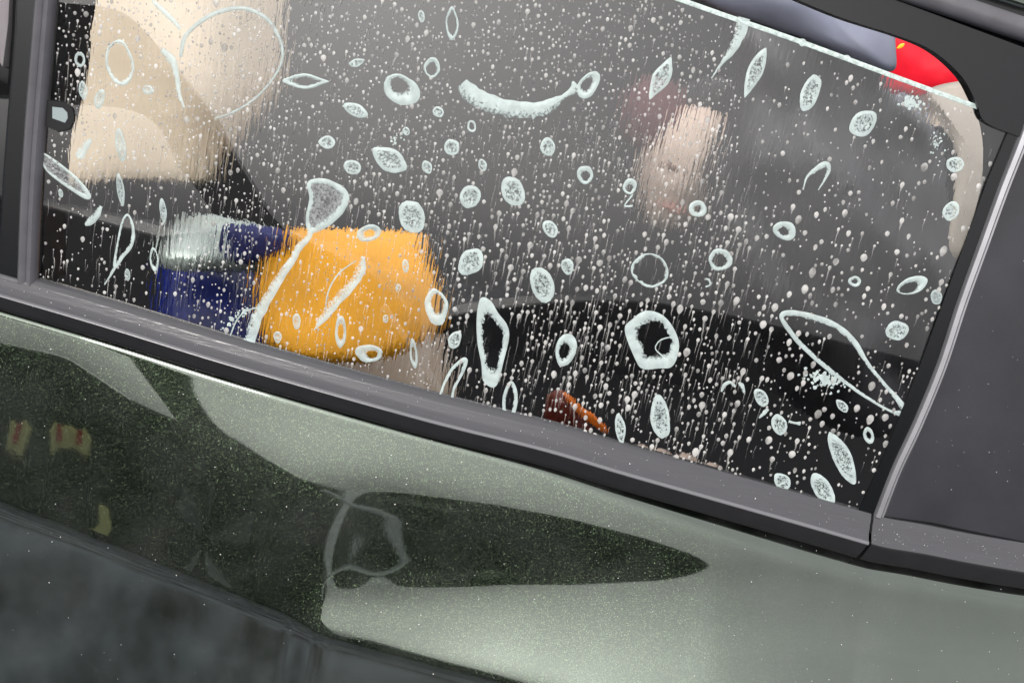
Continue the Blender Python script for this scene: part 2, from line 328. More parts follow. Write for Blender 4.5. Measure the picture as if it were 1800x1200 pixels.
# door skin: cross-section integrated from the panel's slope, its bulges shaped to place the reflections
def lens_inside(x, y):
    if x < 300: t_top = 600 + .0 * x
    return 0
TOP = [(-200, 556), (0, 592), (110, 612), (240, 700), (380, 790), (520, 852), (700, 858), (880, 880), (1000, 905), (1130, 942), (1230, 975), (1262, 992)]
BOT_ = [(-200, 600), (60, 885), (300, 985), (520, 1060), (545, 1020), (640, 1028), (800, 1034), (1000, 1034), (1130, 1022), (1230, 1005), (1262, 992)]
CRE = [(-200, 790), (50, 885), (300, 985), (560, 1090), (800, 1152), (1000, 1200), (1300, 1270), (1900, 1400)]
def interp(tab, x):
    xs = [q[0] for q in tab]; ys = [q[1] for q in tab]
    return float(np.interp(x, xs, ys))
LOW = [(-200, 1000), (0, 1020), (550, 1030), (640, 1028), (800, 1034), (1000, 1034), (1130, 1022), (1230, 1005), (1262, 992)]
belt_uv = spline([uv(*q) for q in BELT] + [uv(*q) for q in CAP[1:]], 10)
bx = np.array([q[0] for q in belt_uv]); bv = np.array([q[1] for q in belt_uv])
NX, NS = 330, 300
xs = np.linspace(-.62, .66, NX)
ds = .0016
E = np.zeros((NX, NS)); Pg = np.zeros((NX, NS, 3))
def smooth1(t): t = min(1, max(0, t)); return t * t * (3 - 2 * t)
def target_el(px, py, s):
    """elevation the panel should mirror at that spot"""
    x = min(max(px, -150), 1790)
    top = interp(TOP, x) if x < 1262 else 992 + (x - 1262) * .04; cre = interp(CRE, x)
    low = interp(LOW, x) if x < 1262 else top
    hi = float(np.interp(x, [0, 420, 620, 900, 1600], [4.6, 4.8, 8, 9, 12]))
    B = float(np.interp(x, [0, 450, 650, 850, 1000, 1220, 1300, 1500], [1.6, 1.9, .6, 2.6, 3.7, 3.9, 4.5, 6]))
    if True:
        if py < top:
            e_ = B + (hi - B) * smooth1((top - py) / 90) ** .7
        elif py < low:
            mid = (top + low) / 2; h = max((low - top) / 2, 1)
            q = 1 - ((py - mid) / h) ** 2
            e_ = B - min(7.5, h * .10) * max(q, 0) ** .85
        else:
            e_ = B + 5 * smooth1((py - low) / 60) + 27 * smooth1((py - low - 40) / 180) * smooth1((x - 560) / 480)
    # towards the left end the lower door keeps turning down
    k = smooth1((578 - x) / 76); mid = (top + low) / 2
    if py > mid:
        fl_ = B - min(7.5, (low - top) / 2 * .10) - 5 * smooth1((py - mid) / 300)
        e_ = e_ * (1 - k) + k * fl_
    if py > cre: e_ += (-24 - e_) * smooth1((py - cre) / 45)
    return e_
for i, x in enumerate(xs):
    v0 = float(np.interp(x, bx, bv))
    bwid = .0370 * (.78 + .26 * min(1, max(0, (x - bx[0]) / (uv(1528, 904)[0] - bx[0]))))
    q = P(x, v0 - bwid * 1.00, -.004)
    y, z = q[1], q[2]; s = 0; sw_ = .008 + .020 * smooth1((x + .05) / .35)
    for j in range(NS):
        Pg[i, j] = (x, y, z)
        px, py = proj((x, y, z))
        d = np.array([x, y, z]) - CAM; ve = math.degrees(math.asin(d[2] / np.linalg.norm(d)))
        # elevation correction for rays coming from the side
        caz = math.cos(math.atan2(d[0], d[1])); sv, cv = math.sin(R(ve)), math.cos(R(ve))
        A_ = math.hypot(sv, cv * caz); E[i, j] = (math.degrees(math.asin(math.sin(R(target_el(px, py, s))) / A_)) - math.degrees(math.atan2(sv, cv * caz))) / 2
        th = R(E[i, j])
        if s < .0035: th = R(75)
        elif s < .0035 + sw_:
            k = (s - .0035) / sw_; th = R(75) * (1 - smooth1(k)) ** 1.5 + th * (1 - (1 - smooth1(k)) ** 1.5)
        E[i, j] = math.degrees(th)
        y -= math.sin(th) * ds; z -= math.cos(th) * ds; s += ds
# smooth the slope field, then integrate again
def blur(A, k, ax):
    ker = np.hanning(2 * k + 3)[1:-1]; ker /= ker.sum()
    pad = [(0, 0), (0, 0)]; pad[ax] = (k, k)
    B = np.pad(A, pad, mode='edge'); return np.apply_along_axis(lambda r_: np.convolve(r_, ker, 'valid'), ax, B)
j0 = 8
Eb = E.copy(); Eb[:, j0:] = blur(blur(E[:, j0:], 3, 1), 4, 0)
Ew = blur(blur(Eb, 60, 0), 6, 1); wx = np.array([smooth1((x + .08) / .16) for x in xs])[:, None] * np.array([smooth1((j - 66) / 22) for j in range(NS)])[None, :]
Eb = Eb * (1 - wx) + Ew * wx
Eb[:, :j0] = E[:, :j0]
for i, x in enumerate(xs):
    y, z = Pg[i, 0, 1], Pg[i, 0, 2]
    for j in range(NS):
        Pg[i, j] = (x, y, z); th = R(Eb[i, j]); y -= math.sin(th) * ds; z -= math.cos(th) * ds
Yb = blur(Pg[:, :, 1], 36, 0); Zb = Pg[:, :, 2]
wy = np.array([smooth1((x + .02) / .16) * smooth1((.60 - x) / .1) for x in xs])[:, None] * np.array([smooth1((j - 40) / 40) for j in range(NS)])[None, :]
Pg[:, :, 1] = Pg[:, :, 1] * (1 - wy) + Yb * wy
door = mesh('door_skin', Pg.reshape(-1, 3), grid_faces(NX, NS), M_PAINT, car)
slab('door_shut_gap', [(-60, 470), (600, 680), (1500, 930), (1900, 990), (1900, 1060), (1500, 990), (600, 712), (-60, 506)], -.05, -.012, M_BLACK, car)

# ------------------------------------------------------------------ inside the car
def pillow(name, pix, yy, thick, mt, parent=None, n=6, rough=0.0, ns=9, seed=0, cen=None, tilt=0):
    """upholstered or rounded body whose outline is the photo's, standing at depth yy and bulging by thick to both sides"""
    tn = np.array([0, -math.cos(R(tilt)), math.sin(R(tilt))]); q0 = Y(sum(q[0] for q in pix) / len(pix), sum(q[1] for q in pix) / len(pix), yy)
    def on(a, b):
        d = ray(a, b); return CAM + d * (np.dot(q0 - CAM, tn) / np.dot(d, tn))
    pts = spline([on(a, b) for a, b in pix], n, closed=True); c = sum(pts) / len(pts)
    vs = []; m = len(pts)
    for sgn in (-1, 1):
        for k in range(ns):
            t = 1 - k / ns
            h = thick * (1 - t ** 3.0) ** .5
            for q in pts:
                w = c + (q - c) * t
                o = mnoise.noise(Vector((w[0] * 9 + seed, w[2] * 9, sgn * 3.0))) * rough * (1 - t ** 6) + mnoise.noise(Vector((w[0] * 26 + seed, w[2] * 20 + w[0] * 14, sgn * 5.0))) * rough * .4 * (1 - t ** 6)
                vs.append(w - tn * sgn * (h + o))
        vs.append(c - tn * sgn * thick)
    fs = []; blk = ns * m + 1
    for sg in range(2):
        b0 = sg * blk
        for k in range(ns - 1):
            for i in range(m):
                fs.append((b0 + k * m + i, b0 + k * m + (i + 1) % m, b0 + (k + 1) * m + (i + 1) % m, b0 + (k + 1) * m + i))
        for i in range(m): fs.append((b0 + (ns - 1) * m + i, b0 + (ns - 1) * m + (i + 1) % m, b0 + blk - 1))
    o = mesh(name, vs, fs, mt, parent)
    bm = bmesh.new(); bm.from_mesh(o.data); bmesh.ops.remove_doubles(bm, verts=bm.verts, dist=1e-5); bmesh.ops.recalc_face_normals(bm, faces=bm.faces); bm.to_mesh(o.data); bm.free()
    o.data.polygons.foreach_set('use_smooth', [True] * len(o.data.polygons))
    return o

# dark cabin shell
vs = [(-1.6, 1.5, .0), (1.9, 1.5, .0), (1.9, 1.5, 1.25), (-1.6, 1.5, 1.25), (-1.6, .12, .2), (1.9, .12, .2), (-1.6, .05, .86), (1.9, .05, .86), (-1.6, .12, 1.35), (1.9, .12, 1.35)]
fix(mesh('cabin_wall', [(-1.6, 1.5, .2), (1.9, 1.5, .2), (1.9, 1.5, .96), (-1.6, 1.5, .96), (-1.6, 1.53, .2), (1.9, 1.53, .2), (1.9, 1.53, .96), (-1.6, 1.53, .96)],
     [(0, 1, 2, 3), (4, 5, 6, 7), (0, 1, 5, 4), (3, 2, 6, 7), (0, 3, 7, 4), (1, 2, 6, 5)], M_BLACK, car, smooth=False))
fix(mesh('cabin_floor', [(-1.6, .05, .2), (1.9, .05, .2), (1.9, 1.5, .2), (-1.6, 1.5, .2), (-1.6, .05, .17), (1.9, .05, .17), (1.9, 1.5, .17), (-1.6, 1.5, .17)],
     [(0, 1, 2, 3), (4, 5, 6, 7), (0, 1, 5, 4), (3, 2, 6, 7), (0, 3, 7, 4), (1, 2, 6, 5)], M_BLACK, car, smooth=False))
fix(mesh('door_liner', [(-.9, .09, .2), (.9, .09, .2), (.9, .06, .80), (-.9, .06, .80), (-.9, .06, .2), (.9, .06, .2), (.9, .03, .80), (-.9, .03, .80)],
     [(0, 1, 2, 3), (4, 5, 6, 7), (0, 1, 5, 4), (3, 2, 6, 7), (0, 3, 7, 4), (1, 2, 6, 5)], M_BLACK, car, smooth=False))
prism('far_quarter', [(-1.6, .96), (.72, .96), (.66, 1.10), (.55, 1.2), (-1.6, 1.25)], 1.5, 1.53, M_BLACK, car)
for xx in (-1.62, 1.9):
    fix(mesh('cabin_end', [(xx, .1, .2), (xx + .03, .1, .2), (xx + .03, 1.5, .2), (xx, 1.5, .2), (xx, .1, 1.3), (xx + .03, .1, 1.3), (xx + .03, 1.5, 1.3), (xx, 1.5, 1.3)],
         [(0, 1, 2, 3), (4, 5, 6, 7), (0, 1, 5, 4), (2, 3, 7, 6), (0, 3, 7, 4), (1, 2, 6, 5)], M_BLACK, car, smooth=False))

M_CREAM = mat('cream_upholstery', (.66, .55, .42), .7, bump=.3, bscale=90, var=.1, vscale=12)
seat = pillow('seat_back', [(100, 320), (95, 150), (110, -90), (300, -90), (498, -90), (500, -20), (500, 60), (496, 140), (456, 205), (410, 262), (375, 318), (340, 325), (210, 322), (140, 330)], .40, .02, M_CREAM, car, rough=.006)
M_TAN = mat('tan_seat_cloth', (.50, .40, .31), .8, bump=.3, bscale=120, var=.15, vscale=15)
pillow('seat_cushion', [(440, 600), (600, 560), (760, 575), (790, 640), (780, 720), (600, 720), (450, 660)], .42, .02, M_TAN, car, rough=.006, tilt=50)
M_OR = mat('orange_nylon', (.95, .42, .010), .6, bump=.3, bscale=60, var=.3, vscale=9)
bagp = pillow('orange_bag', [(452, 490), (480, 420), (520, 400), (620, 402), (700, 404), (745, 412), (752, 450), (772, 500), (780, 560), (762, 590), (700, 622), (640, 636), (560, 636), (490, 620), (455, 580)], .30, .012, M_OR, None, rough=.005, seed=4, tilt=62)
tag(bagp, 'bright orange soft bag seen blurred through the wet glass', 'bag')
drum = thing('cool_box', 'dark blue box with a shiny grey lid behind the glass', 'cool box')
pillow('box_body', [(270, 640), (282, 500), (290, 455), (380, 460), (450, 480), (470, 540), (470, 660), (360, 660)], .40, .05, mat('blue_plastic', (.003, .010, .12), .35, var=.5, vscale=25), drum, rough=.004, tilt=50)
pillow('lid', [(290, 470), (285, 420), (310, 388), (360, 378), (430, 388), (480, 400), (500, 430), (480, 470), (400, 478)], .37, .02, mat('grey_metal_lid', (.38, .43, .40), .35, .3, bump=.9, bscale=45, var=.7, vscale=20), drum, rough=.008, tilt=45)
pillow('lid_band', [(395, 400), (440, 395), (500, 405), (500, 440), (450, 460), (400, 455)], .325, .01, mat('violet_band', (.035, .04, .17), .5, var=.3, vscale=30), drum)

# rear upright trim with the rounded corner, red cushion and beige panel behind it
slab('rear_trim_panel', [(1385, -20), (1480, 25), (1580, 66), (1640, 95), (1688, 140), (1714, 190), (1728, 250), (1726, 320), (1712, 380), (1690, 440), (1640, 560), (1600, 700), (1560, 800), (1540, 900), (1640, 900), (1800, 500), (1990, 300), (1990, 60), (1600, -60), (1400, -60)], -.015, -.012, M_BLACK, car, curve=(0, 14))
M_RED = mat('red_fabric', (.85, .006, .025), .55, bump=.2, bscale=40, var=.12, vscale=14)
rc = pillow('red_canvas', [(1500, 20), (1640, 30), (1740, 60), (1790, 120), (1745, 168), (1640, 166), (1540, 150)], 2.4, .10, M_RED, None, rough=.02)
tag(rc, 'vivid red canvas seen through the rounded upper corner of the window opening', 'canvas')
pillow('pillar_cover', [(1630, 160), (1700, 140), (1760, 130), (1775, 260), (1762, 400), (1718, 466), (1668, 440), (1674, 350), (1680, 270), (1660, 210)], .16, .006, mat('beige_trim', (.70, .62, .52), .7, bump=.2, bscale=150, var=.08, vscale=30), car, rough=.002, tilt=50)
tag(pillow('beige_board', [(1600, 140), (1690, 128), (1790, 120), (1840, 300), (1800, 480), (1690, 480), (1640, 380), (1640, 250)], 2.6, .03, mat('beige_board', (.62, .54, .44), .75, bump=.2, bscale=20, var=.08, vscale=3), None, rough=.005), 'beige board seen as a tall strip inside the rounded rear corner of the window', 'board')
pillow('yellow_print', [(1576, 86), (1582, 78), (1590, 77), (1586, 84)], 2.24, .004, mat('yellow_print', (.9, .55, .02), .5), rc)

# small inside things low down
t = thing('seatbelt_buckle', 'dark red buckle with an orange edge low behind the glass', 'buckle')
pillow('buckle_body', [(962, 695), (990, 685), (1010, 705), (1030, 735), (1040, 780), (960, 760)], .06, .010, mat('dark_red_plastic', (.16, .018, .006), .4, var=.2, vscale=60), t, rough=.002)
pillow('edge_strip', [(988, 690), (1000, 692), (1022, 715), (1045, 728), (1068, 752), (1062, 760), (1040, 745), (1015, 725)], .05, .003, mat('orange_edge', (.9, .20, .01), .5), t)

# passenger
M_SKIN = mat('skin', (.68, .53, .44), .5, bump=.15, bscale=80, var=.12, vscale=30)
M_JACK = mat('slate_padded_jacket', (.042, .041, .044), .5, bump=.5, bscale=14, var=.7, vscale=6)
M_HAIR = mat('dark_hair', (.012, .010, .009), .6, bump=.6, bscale=150)
pers = thing('person', 'person in a dark slate padded jacket sitting behind the wet glass', 'person')
def head(cx, cy, yy, rad):
    c = Y(cx, cy, yy); vs = []; NU, NV = 48, 32
    # face turned towards the window, chin to the lower left
    X = np.array([.93, -.10, -.12]); X /= np.linalg.norm(X)
    Fd = np.array([-.35, -.86, .05]); Fd -= X * (Fd @ X); Fd /= np.linalg.norm(Fd); U_ = np.cross(X, Fd) * -1
    if U_[2] < 0: U_ = -U_
    for j in range(NV + 1):
        phi = math.pi * j / NV
        for i in range(NU):
            th = 2 * math.pi * i / NU
            a, b, h = math.sin(phi) * math.cos(th), math.sin(phi) * math.sin(th), math.cos(phi)
            w = .80 * (1 - .28 * max(0, -h) ** 1.4); dpt = .95 - .06 * max(0, -h)
            k = 1.0
            f = b
            g = lambda x0, h0, s: math.exp(-(((a - x0) / s) ** 2 + ((h - h0) / s) ** 2)) if b > 0 else 0
            k += .20 * g(0, -.10, .16) + .07 * g(0, .05, .12) - .09 * (g(.33, .08, .17) + g(-.33, .08, .17)) + .05 * (g(0, -.42, .14)) - .03 * g(0, -.50, .06) + .07 * g(0, -.80, .22) + .04 * (g(.45, -.12, .25) + g(-.45, -.12, .25))
            vs.append(c + rad * (X * a * w * k + Fd * f * dpt * k + U_ * h * 1.2))
    return mesh('head', vs, [(j * NU + i, j * NU + (i + 1) % NU, (j + 1) * NU + (i + 1) % NU, (j + 1) * NU + i) for j in range(NV) for i in range(NU)], M_SKIN, pers), c, X, Fd, U_
hd, hc, hX, hF, hU = head(1204, 290, .46, .070)
def blob(name, c, ax, mt, par, nz=0.0, seed=0):
    vs = []; NU, NV = 28, 18
    for j in range(NV + 1):
        phi = math.pi * j / NV
        for i in range(NU):
            th = 2 * math.pi * i / NU
            d = ax[0] * math.sin(phi) * math.cos(th) + ax[1] * math.sin(phi) * math.sin(th) + ax[2] * math.cos(phi)
            k = 1 + nz * mnoise.noise(Vector(d * 14) + Vector((seed, 0, 0)))
            vs.append(c + d * k)
    return mesh(name, vs, [(j * NU + i, j * NU + (i + 1) % NU, (j + 1) * NU + (i + 1) % NU, (j + 1) * NU + i) for j in range(NV) for i in range(NU)], mt, par)
blob('hair', hc + hU * .034 - hF * .020 + hX * .022, [hX * .072, hF * .068, hU * .074], M_HAIR, pers, .15)
blob('knitted_hood', hc + hU * .045 - hX * .062 + hF * .01, [hX * .042, hF * .03, hU * .045], mat('plum_scarf', (.10, .035, .040), .8, bump=.5, bscale=120), pers, .3)
M_BROW = mat('brown_eye', (.22, .13, .10), .5)
blob('eye', hc + hF * .060 - hX * .022 + hU * .006, [hX * .010, hF * .006, hU * .004], M_BROW, pers)
blob('eye', hc + hF * .060 + hX * .022 + hU * .006, [hX * .010, hF * .006, hU * .004], M_BROW, pers)
M_LIP = mat('lips', (.50, .26, .21), .4)
blob('mouth', hc + hF * .064 - hU * .037, [hX * .018, hF * .006, hU * .006], M_LIP, pers)
pillow('jacket_body', [(1235, 330), (1270, 210), (1290, 90), (1250, -40), (1400, -80), (1560, -60), (1545, 70), (1565, 160), (1650, 240), (1660, 360), (1700, 560), (1560, 760), (1380, 700), (1290, 520)], .36, .07, M_JACK, pers, n=8, rough=.06, ns=34, seed=9)
pillow('jacket_lit_top', [(1150, -80), (1560, -80), (1574, 70), (1566, 126), (1480, 86), (1400, 56), (1230, -4)], .30, .02, mat('lit_jacket_cloth', (.20, .215, .28), .5, bump=.6, bscale=10, var=.5, vscale=6), pers, n=8, rough=.02, ns=20, seed=5, tilt=35)  # second jacket piece in lighter colour, painting its brightness above the glass
# hand resting on the inner sill: palm, four knuckled fingers, thumb
def skin_chain(chains, name, mt, par):
    me = bpy.data.meshes.new(name); v = []; ed = []; rad = []
    for ch in chains:
        st = len(v)
        for k, (q, r_) in enumerate(ch):
            if k == 0 and v:
                ed.append((0, len(v)))
            elif k: ed.append((len(v) - 1, len(v)))
            v.append(tuple(q)); rad.append(r_)
    me.from_pydata(v, ed, []); me.materials.append(mt)
    o = bpy.data.objects.new(name, me); COL.objects.link(o); o.parent = par
    m = o.modifiers.new('skin', 'SKIN'); m.use_smooth_shade = True
    for k, sv in enumerate(me.skin_vertices[0].data if me.skin_vertices else []):
        sv.radius = (rad[k], rad[k])
    s = o.modifiers.new('sub', 'SUBSURF'); s.levels = 2; s.render_levels = 2
    return o
def H(x, y, yy): return Y(x, y, yy)
ch = [[(H(1330, 900, .11), .022), (H(1270, 880, .095), .024)]]
fing = [((1300, 836), (1330, 850), 0.0), ((1255, 818), (1225, 822), 0.01), ((1212, 800), (1180, 812), 0.02), ((1172, 790), (1142, 800), .03)]
for k, (a, b, dd) in enumerate([((1296, 840), (1322, 870), .05), ((1250, 822), (1268, 860), .048), ((1205, 806), (1214, 846), .047), ((1160, 796), (1162, 830), .049)]):
    ch.append([(H(1270 - 26 * k, 872 - 8 * k, .085), .013), (H(a[0] + 4, a[1] + 8, .062), .0105), (H(a[0] - 6, a[1] + 2, dd), .0095), (H(b[0] - 22, b[1], dd - .012), .0085)])
ch.append([(H(1240, 890, .08), .013), (H(1180, 860, .07), .011), (H(1132, 800, .055), .0095), (H(1118, 784, .05), .008)])
skin_chain(ch, 'hand', M_SKIN, pers)

# small black-framed latch at the front edge
tg = thing('window_sensor', 'small pale sensor in a rounded black frame at the pillar edge', 'sensor')
slab('frame', [(80, 176), (114, 180), (128, 192), (131, 210), (122, 228), (104, 233), (80, 222)], .0004, .0016, M_BLACK, tg, bev=.0005)
slab('face', [(92, 188), (110, 190), (118, 198), (119, 208), (114, 216), (92, 208)], .0016, .0020, mat('pale_sensor', (.25, .30, .31), .4), tg)

# ================================================================== SOAP ON THE GLASS
def ellipse_foam(cx, cy, rx, ry, ang, hole=None, point=0.0, wob=.08, mt=None, name='foam_splash', film=False, dens=(.52, 1.0), seed=None, obj=None):
    """one splash: raised rim, thin speckled middle, optional clear hole (dx, dy, r as share)"""
    sd_ = seed if seed is not None else int(cx * 7 + cy)
    n_ = 44; a = R(ang); pts = []
    for k in range(n_):
        t_ = 2 * math.pi * k / n_
        w = 1 + wob * mnoise.noise(Vector((math.cos(t_) * .9 + sd_ * 1.37, math.sin(t_) * .9, sd_ * .71))) * 2.6 + wob * .5 * mnoise.noise(Vector((math.cos(t_) * 5 + sd_, math.sin(t_) * 5, 3)))
        ex, ey = math.cos(t_), math.sin(t_)
        if point: ey = ey * (1 - point * abs(ex) ** 1.6)
        x_, y_ = rx * ex * w, ry * ey * w
        pts.append((cx + x_ * math.cos(a) - y_ * math.sin(a), cy + x_ * math.sin(a) + y_ * math.cos(a)))
    return poly_foam(pts, (cx, cy), hole, mt, name, film, dens, sd_, sp=False)
def poly_foam(pts, cen, hole=None, mt=None, name='foam_splash', film=False, dens=(.35, 1.0), seed=0, sp=True):
    if sp: pts = [tuple(q) for q in spline(pts, 7, closed=True)]
    if cen is None: cen = (sum(q[0] for q in pts) / len(pts), sum(q[1] for q in pts) / len(pts))
    o_ = [uv(*q) for q in pts]; c = uv(*cen); n_ = len(o_)
    dm = hole[2] if hole else 0.0
    hc_ = uv(cen[0] + (hole[0] if hole else 0), cen[1] + (hole[1] if hole else 0))
    steps = 9; vs = []; at = []; fs = []
    for k in range(steps + 1):
        t = k / steps                                # 0 rim .. 1 inner border
        for i, q in enumerate(o_):
            jag = 1 + .16 * mnoise.noise(Vector((i * .55 + seed, seed * 1.7, 0))) if hole else 1
            inner = hc_ + (q - c) * dm * jag
            w = q + (inner - q) * t
            hgt = .0001 + .0006 * math.sin(math.pi * min(1, (t + .03) * 1.3)) ** .7 if t < .74 else .0001 + .0006 * max(0, math.sin(math.pi * min(1, (.74 + .03) * 1.3))) ** .7
            vs.append(P(w[0], w[1], .0003 + max(0, hgt) * min(1, np.linalg.norm(q - c) * 120)))
            if hole: d_ = .70 if k == 0 else (1.0 if t < .35 else 1.0 - .62 * (t - .35) / .65)
            else: d_ = .70 if k == 0 else dens[1] + (dens[0] - dens[1]) * smooth1((t - .04) / .34)
            at.append(d_)
    fs = [(k * n_ + i, k * n_ + (i + 1) % n_, (k + 1) * n_ + (i + 1) % n_, (k + 1) * n_ + i) for k in range(steps) for i in range(n_)]
    if not hole: pass
    ob = mesh(name, vs, fs, mt or M_FOAM, None, attr=at)
    if hole and film:
        vs2 = [vs[steps * n_ + i] - GN * .0001 for i in range(n_)] + [P(hc_[0], hc_[1], .0004)]
        ed = mesh('soap_film', vs2, [(i, (i + 1) % n_, n_) for i in range(n_)], M_FILM, ob, attr=[.62] * n_ + [.38])
    return ob
def stroke_foam(path, w0, closed=False, mt=None, name='foam_splash', n=8, d_in=.45, dsc=1.0, fill=None, seed=0):
    """foam bead following a line; w0 is a width in pixels or a list along it"""
    ws = w0 if isinstance(w0, (list, tuple)) else [w0] * len(path)
    pts = spline([(*q, w) for q, w in zip(path, ws)], n, closed=closed); m = len(pts); K = 7
    vs, at = [], []
    for i, q in enumerate(pts):
        a = pts[(i - 1) % m] if closed else pts[max(i - 1, 0)]; b = pts[(i + 1) % m] if closed else pts[min(i + 1, m - 1)]
        t = np.array([b[0] - a[0], b[1] - a[1]]); t /= (np.linalg.norm(t) + 1e-9); nn = np.array([-t[1], t[0]])
        wl = q[2] * (1 + .22 * mnoise.noise(Vector((i * .23 + seed, 2, 0)))); wr = q[2] * (1 + .35 * mnoise.noise(Vector((i * .4 + seed, 9, 0))))
        for k in range(K):
            s = -1 + 2 * k / (K - 1)
            w = (wl if s < 0 else wr) * .5 * s
            g = uv(q[0] + nn[0] * w, q[1] + nn[1] * w)
            vs.append(P(g[0], g[1], .0003 + .0006 * (1 - s * s) ** .5 * min(1, q[2] / 12)))
            at.append(dsc * (.8 if s < -.9 else (1.0 if s < -.5 else 1.0 + (d_in - 1) * (s + .5) / 1.5)) * (1 - .16 * (q[2] > 14) * (1 - abs(s)) ))
    fs = grid_faces(m, K, closed_u=closed)
    ob = mesh(name, vs, fs, mt or M_FOAM, None, attr=at)
    if fill:
        c = uv(*fill); vs2 = [vs[i * K + K // 2] - GN * .0003 for i in range(m)] + [P(c[0], c[1], .0004)]
        mesh('soap_film', vs2, [(i, (i + 1) % m, m) for i in range(m)], M_FILM, ob, attr=[.6] * m + [.42])
    return ob
GRP = 'splashes of soap foam on the side window'
def F(o, label): return tag(o, label, 'foam splash', GRP)
EL = ellipse_foam; ST = stroke_foam
occupied = []
def put(o, label, x, y, r):
    F(o, label)
    if label.startswith('long banana'): occupied.extend([(a, b, 19) for a, b in ((815, 150), (835, 168), (862, 182), (890, 190), (918, 194), (945, 194), (970, 184), (990, 170), (1008, 160))]); return
    if label.startswith('long foam run'): occupied.extend([(a, b, 12) for a, b in ((545, 412), (526, 434), (510, 460), (490, 490), (475, 512), (462, 535), (450, 562), (442, 590))]); return
    occupied.append((x, y, r))
